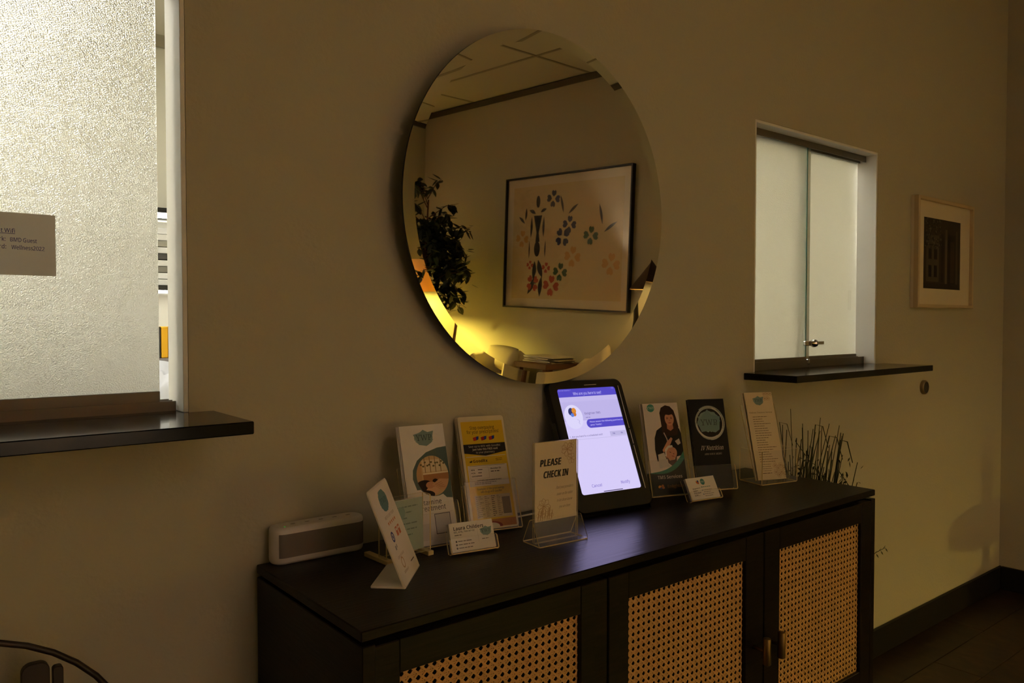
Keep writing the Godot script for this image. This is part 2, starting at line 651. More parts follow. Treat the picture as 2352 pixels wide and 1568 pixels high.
func build_windows() -> void:
	for k in 2:
		var wx: Vector2 = W1 if k == 0 else W2
		var cx := (wx.x + wx.y) / 2
		var ww := wx.y - wx.x
		var w := Node3D.new()
		w.name = "window_%d" % (k + 1)
		add_child(w)
		tag(w, "", "", "", "structure")
		for s in [-1, 1]:
			bx("jamb", Vector3(cx + s * (ww / 2 - 0.004), (WB + WH) / 2, -WT / 2), Vector3(0.008, WH - WB, WT - 0.002), M.jamb, w, 0.001)
		bx("header", Vector3(cx, WH - 0.004, -WT / 2), Vector3(ww - 0.016, 0.008, WT - 0.002), M.jamb, w, 0.001)
		# two-channel tracks
		for t in [0, 1]:
			var g := G.new()
			var h := 0.016 if t == 0 else 0.02
			var y := WB if t == 0 else WH - 0.008 - h
			if k == 1 and t == 0:
				h = 0.024
			g.box(Vector3(0, 0.0015 if t == 0 else h - 0.0015, -0.0605), Vector3(ww - 0.018, 0.003, 0.044))
			for zz in [-0.0395, -0.0605, -0.0815]:
				g.box(Vector3(0, h / 2, zz), Vector3(ww - 0.018, h, 0.0025))
			obj("bottom_track" if t == 0 else "top_track", g, M.alu, w, Transform3D(Basis(), Vector3(cx, y, 0)))
		var top := WH - 0.018
		var fr: Material = M.frost_left if k == 0 else M.frost_right
		var ex := 0.358 if k == 0 else 2.318
		var a := pane("glass_pane", w, wx.x + (0.34 if k == 0 else 0.01), ex, WB + 0.026, top, -0.050, fr)
		var b := pane("glass_pane", w, (wx.x + 0.01) if k == 0 else 2.302, (wx.x + 0.40) if k == 0 else wx.y - 0.009, WB + 0.026, top, -0.071, fr)
		for q in [a, b]:
			var pw: float = q.mesh.get_aabb().size.x
			var ph: float = q.mesh.get_aabb().size.y
			var r := G.new()
			r.box(Vector3(0, -ph / 2 - 0.004, 0), Vector3(pw, 0.022, 0.011), 0.001)
			obj("pane_rail", r, M.alu, q)
			# finger pull let into the glass
			var fx: float = (pw / 2 - 0.05) if (k == 1) == (q == b) or (k == 0 and q == a) else -pw / 2 + 0.05
			var f := G.new()
			var o := rrect(0.0175, 0.07, 0.001, 2)
			var inn := rrect(0.0145, 0.066, 0.001, 2)
			f.rim(o, o, 0.0, 0.0022)
			f.rim(o, inn, 0.0022, 0.0022)
			f.rim(inn, rrect(0.012, 0.062, 0.001, 2), 0.0022, 0.0004)
			f.cap(rrect(0.012, 0.062, 0.001, 2), 0.0004, true)
			var fy: float = 1.28 - q.position.y if k == 0 else 1.25 - q.position.y
			obj("finger_pull", f, M.pull, q, Transform3D(Basis(), Vector3(fx, fy, 0.003)))
		if k == 1:
			bx("edge_strip", Vector3(ex + 0.011, (WB + 0.026 + top) / 2, -0.050), Vector3(0.020, top - WB - 0.03, 0.004), M.strip, w)
			bx("edge_strip", Vector3(ex + 0.0005, (WB + 0.026 + top) / 2, -0.0495), Vector3(0.003, top - WB - 0.028, 0.007), M.glass_edge, w)
			var lk := Node3D.new()
			lk.name = "sliding_lock"
			w.add_child(lk)
			lk.position = Vector3(ex, 1.106, -0.043)
			bx("clamp", Vector3(-0.002, 0, 0.0), Vector3(0.026, 0.016, 0.010), M.chrome, lk, 0.002)
			var c := G.new()
			c.tube([Vector3(0.012, 0, 0.004), Vector3(0.03, 0, 0.004), Vector3(0.031, 0, 0.004), Vector3(0.042, 0, 0.004), Vector3(0.043, 0, 0.004)], [0.008, 0.008, 0.0125, 0.0125, 0.011], 20)
			obj("lock_cylinder", c, M.chrome, lk)
			bx("ratchet_bar", Vector3(0.075, 0, -0.006), Vector3(0.075, 0.010, 0.003), M.chrome, lk, 0.0005)
			bx("stop_block", Vector3(0, -0.058, 0.002), Vector3(0.012, 0.016, 0.014), M.chrome, lk, 0.002)
	# ledges outside the openings
	for k in 2:
		var wx: Vector2 = [Vector2(-0.43, 0.43), Vector2(1.914, 2.745)][k]
		var g := G.new()
		g.box(Vector3(0, -0.0095, 0.0375), Vector3(wx.y - wx.x, 0.019, 0.275), 0.0012)
		if k == 0:
			g = G.new()
			g.box(Vector3(0, -0.0095, 0.0375), Vector3(wx.y - wx.x, 0.019, 0.285), 0.0012)
		# the slab runs back between the jambs only
		g = G.new()
		var dz := 0.18 if k == 0 else 0.166
		g.box(Vector3(0, -0.0095, dz / 2), Vector3(wx.y - wx.x, 0.019, dz), 0.0014)
		var ow: float = (W1.y - W1.x) if k == 0 else (W2.y - W2.x)
		g.box(Vector3(((W1 if k == 0 else W2).x + ow / 2) - (wx.x + wx.y) / 2, -0.0095, -WT / 2), Vector3(ow - 0.002, 0.019, WT))
		var o := obj("counter_ledge", g, M.stone, self, Transform3D(Basis(), Vector3((wx.x + wx.y) / 2, WB, 0)))
		tag(o, ["polished black counter ledge under the larger frosted window with the paper notice", "polished black counter ledge under the small window with the chrome lock"][k], "shelf")
	# the notice taped to the left pane
	var cv := Canvas.new(480, 280, C8(214, 206, 190), fonts)
	var ink := C8(58, 46, 96)
	cv.text("Guest Wifi", 318, 82, 26, ink, "sans", 1.0, 0, 0.02, 108)
	cv.line(Vector2(210, 93), Vector2(319, 95), 2, ink)
	cv.text("Network:", 282, 120, 26, ink, "sans", 1.0, 0, 0.02, 92)
	cv.text("BMD Guest", 300, 121, 26, ink, "sans", 0.0, 0, 0.02, 104)
	cv.text("Password:", 284, 154, 26, ink, "sans", 1.0, 0, 0.02, 104)
	cv.text("Wellness2022", 304, 155, 26, ink, "sans", 0.0, 0, 0.02, 130)
	var pm := printed(cv.tex(), 0.8)
	pm.backlight_enabled = true
	pm.backlight = Color(1.0, 1.0, 1.0)
	var back := mat(C8(214, 206, 190), 0.8)
	back.backlight_enabled = true
	back.backlight = Color(1.0, 1.0, 1.0)
	var n := mesh("paper_notice", card_mesh(0.156, 0.092, 0.0003), [pm, back], self, Transform3D(Basis(), Vector3(0.133, 1.2465, -0.0460)))
	tag(n, "grey paper notice with the guest wifi details taped to frosted glass", "notice")

func build_office() -> void:
	var z0 := -WT
	var z1 := -2.92
	var xa := XL
	var xb := XR + 0.1
	var h := 2.62
	var g := G.new()
	g.box(Vector3((xa + xb) / 2, h / 2, z1 - 0.05), Vector3(xb - xa + 0.2, h, 0.1))
	struct("wall_office_back", g, M.office)
	g = G.new()
	g.box(Vector3(xa - 0.05, h / 2, (z0 + z1) / 2), Vector3(0.1, h, z0 - z1))
	struct("wall_office_left", g, M.office)
	g = G.new()
	g.box(Vector3(xb + 0.05, h / 2, (z0 + z1) / 2), Vector3(0.1, h, z0 - z1))
	struct("wall_office_right", g, M.office)
	g = G.new()
	g.box(Vector3(1.5, h / 2, (z0 + z1) / 2), Vector3(0.1, h, z0 - z1))
	struct("wall_office_middle", g, M.office)
	g = G.new()
	g.box(Vector3((xa + xb) / 2, -0.04, (z0 + z1) / 2), Vector3(xb - xa + 0.2, 0.08, z0 - z1))
	struct("floor_office", g, M.carpet)
	g = G.new()
	g.box(Vector3((xa + xb) / 2, h + 0.03, (z0 + z1) / 2 + 0.005), Vector3(xb - xa + 0.2, 0.06, z0 - z1 + 0.01))
	struct("ceiling_office", g, M.tile)
	g = G.new()
	g.box(Vector3((xa + 1.45) / 2, h - 0.03, z1 + 0.01), Vector3(1.45 - xa, 0.06, 0.02))
	struct("trim_5", g, M.grid)
	var cool := Color(1.0, 0.99, 0.96)
	for k in 3:
		var at: Vector3 = [Vector3(0.06, h, -1.92), Vector3(2.02, h, -0.98), Vector3(-0.95, h, -1.25)][k]
		var t := thing("ceiling_light", ["bright flat ceiling panel light seen blurred through the larger frosted window", "flat ceiling panel light behind the small frosted window", "flat ceiling panel light at the far left of the office behind the frosted window"][k], "light", Transform3D(Basis(), at))
		var f := G.new()
		var o := rrect(0.62, 1.22, 0.01, 2)
		var i := rrect(0.56, 1.16, 0.006, 2)
		f.xf = Transform3D(Basis(Vector3.RIGHT, Vector3.BACK, Vector3.DOWN), Vector3.ZERO)
		f.rim(o, o, 0, 0.018)
		f.rim(o, i, 0.018, 0.018)
		f.rim(i, i, 0.018, 0.006)
		obj("frame", f, M.white_plastic, t)
		bx("diffuser", Vector3(0, -0.008, 0), Vector3(0.56, 0.006, 1.16), glow(cool, [8.0, 4.0, 4.0][k]), t)
		area("office_panel_light", Transform3D(Basis(Vector3.RIGHT, Vector3.BACK, Vector3.DOWN), at + Vector3(0, -0.03, 0)), Vector2(0.56, 1.16), cool, [7.5, 270.0, 150.0][k])
	# what shows in the gap beside the pane: a wall shelf, papers, books on a desk and a pale throw
	var s := thing("wall_shelf", "black two-board office shelf seen in the gap beside the frosted pane", "shelf", Transform3D(Basis(), Vector3(0.72, 0, z1 + 0.17)))
	for y in [1.335, 1.70]:
		bx("board", Vector3(0, y, 0), Vector3(1.38, 0.024, 0.30), M.black_plastic, s, 0.002)
	for y in [1.319, 1.684]:
		bx("light_strip", Vector3(0, y, 0.02), Vector3(1.30, 0.008, 0.03), glow(cool, 6.0), s)
		area("shelf_strip_light", Transform3D(Basis(Vector3.RIGHT, Vector3.BACK, Vector3.DOWN), Vector3(0.72, y - 0.006, z1 + 0.19)), Vector2(1.30, 0.03), cool, 6.5)
	for sx in [-0.68, 0.68]:
		bx("upright", Vector3(sx, 1.5175, 0), Vector3(0.022, 0.341, 0.29), M.black_plastic, s, 0.002)
	for k in 9:
		var y := 1.347 + k * 0.0305
		var col: Color = [C8(240, 240, 236), C8(250, 250, 248), C8(120, 116, 104), C8(236, 234, 226), C8(60, 58, 54), C8(244, 244, 240), C8(150, 146, 132), C8(240, 238, 232), C8(246, 246, 244)][k]
		var p := bx("paper_stack", Vector3(0.98 + 0.012 * sin(k * 2.1), y + 0.014, z1 + 0.17), Vector3(0.33, 0.028, 0.24), mat(col, 0.7), self, 0.002)
		tag(p, "stack of papers on the black office shelf, " + ["lowest of nine", "second from the shelf", "third from the shelf", "fourth from the shelf", "fifth up, in the middle", "fourth from the top", "third from the top", "second from the top", "topmost of nine"][k], "papers", "papers on the office shelf")
	var d := thing("desk", "pale office desk behind the frosted window holding books and a throw", "desk", Transform3D(Basis(), Vector3(0.62, 0, -2.5)))
	bx("desktop", Vector3(0, 0.735, 0), Vector3(1.6, 0.03, 0.8), M.desk, d, 0.003)
	for sx in [-0.77, 0.77]:
		bx("leg_panel", Vector3(sx, 0.36, 0), Vector3(0.03, 0.72, 0.74), M.desk, d, 0.002)
	bx("riser", Vector3(0, 0.99, -0.22), Vector3(1.56, 0.02, 0.30), M.desk, d, 0.002)
	for sx in [-0.76, 0.0, 0.76]:
		bx("riser_support", Vector3(sx, 0.865, -0.22), Vector3(0.02, 0.23, 0.28), M.desk, d)
	bx("back_panel", Vector3(0, 0.5, -0.34), Vector3(1.5, 0.4, 0.02), M.desk, d)
	for k in 6:
		var col: Color = [C8(34, 40, 34), C8(26, 28, 30), C8(30, 34, 30), C8(236, 176, 24), C8(240, 190, 40), C8(200, 90, 30)][k]
		var b := thing("book", ["dark green", "black", "dark grey", "yellow", "amber", "orange"][k] + " book standing on the office desk's riser in the window gap", "book", Transform3D(Basis(), Vector3(0.968 + k * 0.032, 1.001, -2.70)))
		bx("cover", Vector3(0, 0.075, 0), Vector3(0.030, 0.15, 0.11), mat(col, 0.5), b, 0.003)
		bx("pages", Vector3(0, 0.075, -0.003), Vector3(0.024, 0.144, 0.109), M.paper, b)
	var g2 := G.new()
	g2.sm(4)
	var nn := FastNoiseLite.new()
	nn.seed = 5
	nn.frequency = 6.0
	var grid := []
	for i in 25:
		var rowp := []
		for j in 17:
			var u := i / 24.0
			var v := j / 16.0
			var e := pow(sin(PI * u), 0.35) * pow(sin(PI * v), 0.35) if i > 0 and i < 24 and j > 0 and j < 16 else 0.0
			rowp.append(Vector3((u - 0.5) * 0.6, e * (0.22 + 0.09 * nn.get_noise_2d(u, v)), (v - 0.5) * 0.34))
		grid.append(rowp)
	for i in 24:
		for j in 16:
			g2.quad(grid[i][j + 1], grid[i + 1][j + 1], grid[i + 1][j], grid[i][j])
	var th := obj("throw_blanket", g2, mat(C8(214, 216, 222), 0.9), self, Transform3D(Basis(), Vector3(0.98, 0.7505, -2.36)))
	tag(th, "crumpled pale grey throw on the office desk in the window gap", "blanket")

func build_sideboard() -> void:
	var x0 := 0.495
	var x1 := 1.907
	var dz := 0.386
	var zb := 0.012
	var s := thing("sideboard", "long black wooden sideboard with three woven cane doors on tapered legs", "sideboard", Transform3D(Basis(), Vector3((x0 + x1) / 2, 0, 0)))
	var w := x1 - x0
	var bot := 0.235
	bx("top", Vector3(0, TOP - 0.0075, (zb + dz) / 2), Vector3(w, 0.015, dz - zb), M.black_wood, s, 0.0015)
	for k in [-1, 1]:
		bx("side_panel", Vector3(k * (w / 2 - 0.011), (bot + 0.741) / 2, (zb + dz) / 2), Vector3(0.02, 0.741 - bot, dz - zb + 0.002), M.black_wood, s, 0.0012)
	bx("top_rail", Vector3(0, 0.737, (zb + dz - 0.03) / 2), Vector3(w - 0.05, 0.02, dz - zb - 0.03), M.black_wood, s)
	bx("bottom_panel", Vector3(0, bot + 0.009, (zb + dz - 0.024) / 2), Vector3(w - 0.044, 0.018, dz - zb - 0.024), M.black_wood, s)
	bx("back_panel", Vector3(0, (bot + 0.74) / 2, zb + 0.006), Vector3(w - 0.044, 0.50, 0.008), M.inside, s)
	var edges := [0.499, 0.9665, 1.4325, 1.903]
	for k in [1, 2]:
		bx("divider", Vector3(edges[k] - (x0 + x1) / 2, (bot + 0.74) / 2, 0.19), Vector3(0.018, 0.48, 0.33), M.inside, s)
	for k in 4:
		var lg := G.new()
		lg.lathe([Vector2(0.0, 0.0), Vector2(0.011, 0.0), Vector2(0.021, bot), Vector2(0.0, bot)], 18)
		obj("leg", lg, M.black_wood, s, Transform3D(Basis(), Vector3((-1 if k % 2 == 0 else 1) * (w / 2 - 0.07), 0, 0.07 if k < 2 else dz - 0.06)))
	var px := [Vector2(0.555, 0.902), Vector2(1.019, 1.368), Vector2(1.491, 1.841)]
	for k in 3:
		var d := Node3D.new()
		d.name = "door" if k == 0 else "door_%03d" % k
		s.add_child(d)
		var a: float = edges[k] + 0.0015
		var b: float = edges[k + 1] - 0.0015
		d.position = Vector3((a + b) / 2 - (x0 + x1) / 2, 0, dz - 0.020)
		var mx := (a + b) / 2
		var yt := 0.7375
		var yb := bot + 0.004
		var pt := 0.690
		var pb := 0.325
		var l: float = px[k].x
		var r: float = px[k].y
		bx("stile", Vector3((a + l) / 2 - mx, (yt + yb) / 2, 0.010), Vector3(l - a, yt - yb, 0.020), M.black_wood, d, 0.0015)
		bx("stile", Vector3((b + r) / 2 - mx, (yt + yb) / 2, 0.010), Vector3(b - r, yt - yb, 0.020), M.black_wood, d, 0.0015)
		bx("rail", Vector3((l + r) / 2 - mx, (yt + pt) / 2, 0.0098), Vector3(r - l, yt - pt, 0.0192), M.black_wood, d, 0.0008)
		bx("rail", Vector3((l + r) / 2 - mx, (pb + yb) / 2, 0.0098), Vector3(r - l, pb - yb, 0.0192), M.black_wood, d, 0.0008)
		var c := mesh("cane_panel", cane(r - l, pt - pb), [M.cane], d, Transform3D(Basis(), Vector3((l + r) / 2 - mx, (pt + pb) / 2, 0.010)))
		tag(c, "woven cane webbing", "", "", "stuff")
		var hx: float = [0.93, 1.397, 1.450][k]
		var h := Node3D.new()
		h.name = "handle"
		d.add_child(h)
		h.position = Vector3(hx - mx, 0.505, 0.020)
		var p := G.new()
		p.tube([Vector3(0, 0, 0), Vector3(0, 0, 0.028)], [0.0042], 14)
		p.lathe([Vector2(0.0075, -0.027), Vector2(0.0082, -0.026), Vector2(0.0082, 0.026), Vector2(0.0075, 0.027), Vector2(0, 0.027)], 20, Vector3(0, 0, 0.031))
		p.lathe([Vector2(0, -0.027), Vector2(0.0075, -0.027)], 20, Vector3(0, 0, 0.031))
		obj("bar", p, M.brass, h)

func cane(w: float, h: float) -> ArrayMesh:   # six-way chair caning: two uprights, two crossers and a strand along each diagonal round every hole
	var g := G.new()
	var nx := 25
	var ny := 28
	var sx := w / nx
	var sy := h / ny
	var th := 0.0006
	for i in nx + 1:
		for o in [-0.0019, 0.0019]:
			var x: float = clampf(-w / 2 + i * sx + o, -w / 2 + 0.001, w / 2 - 0.001)
			g.box(Vector3(x, 0, 0), Vector3(0.0027, h, th))
	for j in ny + 1:
		for o in [-0.0018, 0.0018]:
			var y: float = clampf(-h / 2 + j * sy + o, -h / 2 + 0.001, h / 2 - 0.001)
			g.box(Vector3(0, y, 0.0005), Vector3(w, 0.0025, th))
	# diagonals, through the crossings
	for d in [1.0, -1.0]:
		for n in range(-ny - 1, nx + 1):
			var k := n + 0.5
			var t0 := maxf(0.0, -k)
			var t1 := minf(ny, nx - k)
			if t1 - t0 < 0.2:
				continue
			var z := 0.0010 if d > 0 else 0.0015
			g.bar(Vector3(-w / 2 + (k + t0) * sx, d * (-h / 2 + t0 * sy), z), Vector3(-w / 2 + (k + t1) * sx, d * (-h / 2 + t1 * sy), z), 0.0031, th, Vector3.BACK)
	return g.done()

func build_mirror() -> void:
	var a := deg_to_rad(1.5)
	var b := deg_to_rad(1.3)
	var n := Vector3(sin(a), -sin(b), cos(a)).normalized()
	var x := Vector3.UP.cross(n).normalized()
	var m := thing("wall_mirror", "large round frameless mirror with a slanted glass rim hung above the sideboard", "mirror", Transform3D(Basis(x, n.cross(x), n), Vector3(1.1427, 1.4190, 0.040)))
	var r := 0.3785
	var w := 0.0255
	var silver := mat(Color(0.92, 0.92, 0.87), 0.012, 1.0)
	var g := G.new()
	g.cap(disc(r - w, 128), 0, true)
	obj("mirror_face", g, silver, m)
	g = G.new()
	g.rim(disc(r, 128), disc(r - w, 128), -0.0010, 0.0, true)
	obj("bevel", g, silver, m)
	g = G.new()
	g.rim(disc(r, 128), disc(r, 128), -0.006, -0.0010, true)
	g.cap(disc(r, 128), -0.006, false)
	obj("edge", g, M.dark_trim, m)
	bx("hanging_bracket", Vector3(0, 0.2, -0.02), Vector3(0.20, 0.03, 0.0275), M.chrome, m, 0.002)
	bx("spacer", Vector3(0, -0.24, -0.0175), Vector3(0.10, 0.03, 0.0225), M.black_plastic, m, 0.002)

func build_wall_things() -> void:
	# framed photograph
	var f := thing("framed_photograph", "small cream-framed photograph with a wide mat hung right of the small window", "picture", Transform3D(Basis(), Vector3(3.183, 1.4315, 0.0)))
	var w := 0.491
	var h := 0.409
	var g := G.new()
	g.prism(rrect(w, h, 0.001, 2), 0.001, 0.012)
	obj("backing", g, M.cream, f)
	var o := rrect(w, h, 0.0015, 2)
	var i := rrect(w - 0.026, h - 0.026, 0.001, 2)
	g = G.new()
	g.rim(o, o, 0.012, 0.028)
	g.rim(o, rrect(w - 0.004, h - 0.004, 0.001, 2), 0.028, 0.030)
	g.rim(rrect(w - 0.004, h - 0.004, 0.001, 2), i, 0.030, 0.029)
	g.rim(i, i, 0.029, 0.014)
	obj("frame", g, M.frame_wood, f)
	g = G.new()
	var mi := PackedVector2Array([Vector2(0.147, 0.132), Vector2(-0.177, 0.132), Vector2(-0.177, -0.132), Vector2(0.147, -0.132)])
	var mo := PackedVector2Array([Vector2(w / 2 - 0.012, h / 2 - 0.012), Vector2(-w / 2 + 0.012, h / 2 - 0.012), Vector2(-w / 2 + 0.012, -h / 2 + 0.012), Vector2(w / 2 - 0.012, -h / 2 + 0.012)])
	g.rim(mo, mi, 0.0172, 0.0172)
	g.rim(mi, mi, 0.0172, 0.0150)
	obj("mat", g, M.cream, f)
	var cv := Canvas.new(360, 300, C8(58, 46, 34), fonts)
	var r := RandomNumberGenerator.new()
	r.seed = 4
	cv.rect(0, 0, 360, 300, C8(54, 44, 34))
	cv.rect(30, 70, 120, 200, C8(86, 76, 62))
	cv.rect(30, 110, 120, 6, C8(40, 32, 24))
	for k in 2:
		cv.rect(50 + k * 52, 130, 30, 44, C8(36, 30, 24))
		cv.rect(50 + k * 52, 200, 30, 50, C8(30, 26, 22))
	cv.rect(170, 60, 26, 210, C8(34, 26, 20))
	cv.rect(210, 40, 20, 240, C8(98, 84, 68))
	cv.rect(240, 60, 70, 220, C8(30, 22, 17))
	cv.rect(262, 90, 40, 180, C8(66, 48, 36))
	cv.rect(318, 40, 16, 240, C8(88, 74, 60))
	for k in 160:
		cv.blob(r.randf_range(0, 170), r.randf_range(0, 130), r.randf_range(2, 8), r.randf_range(2, 6), [C8(30, 26, 20), C8(110, 104, 88), C8(62, 56, 44), C8(24, 20, 16)][k % 4], 0.4, k)
	cv.rect(0, 276, 360, 24, C8(40, 32, 26))
	g = G.new()
	g.cap(PackedVector2Array([Vector2(0.147, 0.132), Vector2(-0.177, 0.132), Vector2(-0.177, -0.132), Vector2(0.147, -0.132)]), 0.0152, true, Rect2(-0.177, -0.132, 0.324, 0.264))
	obj("photograph", g, printed(cv.tex(), 0.3), f)
	# round metal bumper
	g = G.new()
	g.xf = Transform3D(Basis(Vector3.RIGHT, Vector3.FORWARD, Vector3.UP), Vector3.ZERO)
	g.xf = Transform3D(Basis(Vector3.RIGHT, Vector3.BACK, Vector3.DOWN), Vector3.ZERO)
	g.lathe([Vector2(0.026, 0.0), Vector2(0.0265, 0.004), Vector2(0.0265, 0.010), Vector2(0.024, 0.0125), Vector2(0.021, 0.013)], 40)
	var bm := thing("wall_bumper", "round brushed metal door bumper on the wall below the small window's ledge", "bumper", Transform3D(Basis(), Vector3(3.055, 0.929, 0)))
	obj("rim", g, mat(C8(150, 132, 104), 0.35, 0.8), bm)
	g = G.new()
	g.xf = Transform3D(Basis(Vector3.RIGHT, Vector3.BACK, Vector3.DOWN), Vector3.ZERO)
	g.lathe([Vector2(0.021, 0.013), Vector2(0.019, 0.010), Vector2(0.010, 0.007), Vector2(0.0, 0.006)], 40)
	obj("rubber_pad", g, mat(C8(60, 50, 38), 0.7), bm)

# ---------------------------------------------------------------- leaflets and their holders
func logo(c: Canvas, x: float, y: float, r: float, sz := 0.34) -> void:   # the practice's watercolour mark
	var teal := C8(128, 150, 146)
	c.blob(x, y + r * 0.05, r, r * 0.62, C8(148, 166, 160), 0.08, 31)
	c.poly([Vector2(x - r * 1.1, y - r * 0.35), Vector2(x - r * 0.4, y - r * 0.5), Vector2(x, y - r * 0.75), Vector2(x + r * 0.45, y - r * 0.5), Vector2(x + r * 1.1, y - r * 0.6), Vector2(x + r * 0.75, y + r * 0.5), Vector2(x + r * 0.2, y + r * 0.78), Vector2(x - r * 0.6, y + r * 0.62)], teal)
	c.text("YWP", x, y - r * 0.02, r * sz * 2.2, C8(74, 88, 86), "serif")

func petals(c: Canvas, x: float, y: float, r: float, n: int, col: Color, sd: int) -> void:
	var q := RandomNumberGenerator.new()
	q.seed = sd
	for k in n:
		var t := TAU * k / n + q.randf_range(-0.2, 0.2)
		var d := Vector2(cos(t), sin(t))
		var s := d.orthogonal()
		var p := []
		for i in 9:
			var u := i / 8.0
			p.append(Vector2(x, y) + d * r * (0.2 + 0.8 * u) + s * r * 0.34 * sin(PI * u))
		for i in range(8, -1, -1):
			var u := i / 8.0
			p.append(Vector2(x, y) + d * r * (0.2 + 0.8 * u) - s * r * 0.34 * sin(PI * u))
		c.path(p, maxf(1.5, r * 0.05), col)
	c.oval(x, y, r * 0.14, r * 0.14, col)

func print_ketamine() -> Canvas:
	var c := Canvas.new(416, 960, C8(232, 226, 218), fonts)
	logo(c, 219, 106, 88)
	var gr := C8(88, 104, 98)
	c.poly([Vector2(416, 190), Vector2(330, 196), Vector2(220, 226), Vector2(128, 286), Vector2(80, 360), Vector2(70, 430), Vector2(96, 520), Vector2(416, 520)], gr)
	c.oval(266, 412, 176, 172, gr)
	c.poly([Vector2(280, 500), Vector2(416, 460), Vector2(416, 612), Vector2(360, 604), Vector2(322, 566)], gr)
	# the round picture: a light room and someone lying down
	var im := Canvas.new(344, 400, C8(206, 172, 124), fonts)
	im.rect(0, 28, 56, 220, C8(196, 156, 108))
	im.rect(70, 40, 274, 120, C8(222, 204, 166))
	for k in 4:
		im.rect(96 + k * 56, 8, 8, 170, C8(150, 124, 88))
	for k in 12:
		im.blob(60 + k * 22, 84 + 22 * sin(k * 2.3), 11, 9, C8(104, 96, 62), 0.3, k)
	im.rect(70, 168, 274, 16, C8(236, 220, 186))
	im.rect(70, 184, 274, 80, C8(172, 122, 76))
	im.oval(70, 316, 104, 80, C8(40, 28, 24))
	im.oval(150, 350, 70, 44, C8(214, 168, 130))
	im.oval(130, 290, 44, 34, C8(196, 146, 108))
	im.oval(190, 252, 28, 18, C8(36, 26, 22))
	im.poly([Vector2(150, 290), Vector2(236, 238), Vector2(344, 250), Vector2(344, 350), Vector2(230, 346)], C8(206, 160, 118))
	for k in 4:
		im.line(Vector2(186 + k * 16, 292 + k * 10), Vector2(256 + k * 12, 266 + k * 18), 3, C8(150, 104, 74))
	im.oval(40, 384, 130, 50, C8(44, 30, 26))
	im.im.resize(300, 324, Image.INTERPOLATE_BILINEAR)
	for y in 324:
		var t := (y - 162.0) / 162.0
		var hw := 150.0 * sqrt(maxf(0.0, 1 - t * t))
		c.im.blit_rect(im.im, Rect2i(int(150 - hw), y, int(2 * hw), 1), Vector2i(int(257 - hw), 256 + y))
	c.text("Ketamine", 83, 626, 56, C8(58, 52, 48), "sans", 0.0, 0.0, 0.0, 222)
	c.text("Treatment", 88, 674, 56, C8(58, 52, 48), "sans", 0.0, 0.0, 0.0, 250)
	c.rect(60, 716, 340, 2, C8(190, 180, 170))
	c.rect(222, 722, 146, 160, C8(60, 58, 66))
	c.rect(227, 727, 136, 150, C8(206, 202, 196))
	c.rect(70, 790, 110, 130, C8(214, 208, 200))
	return c

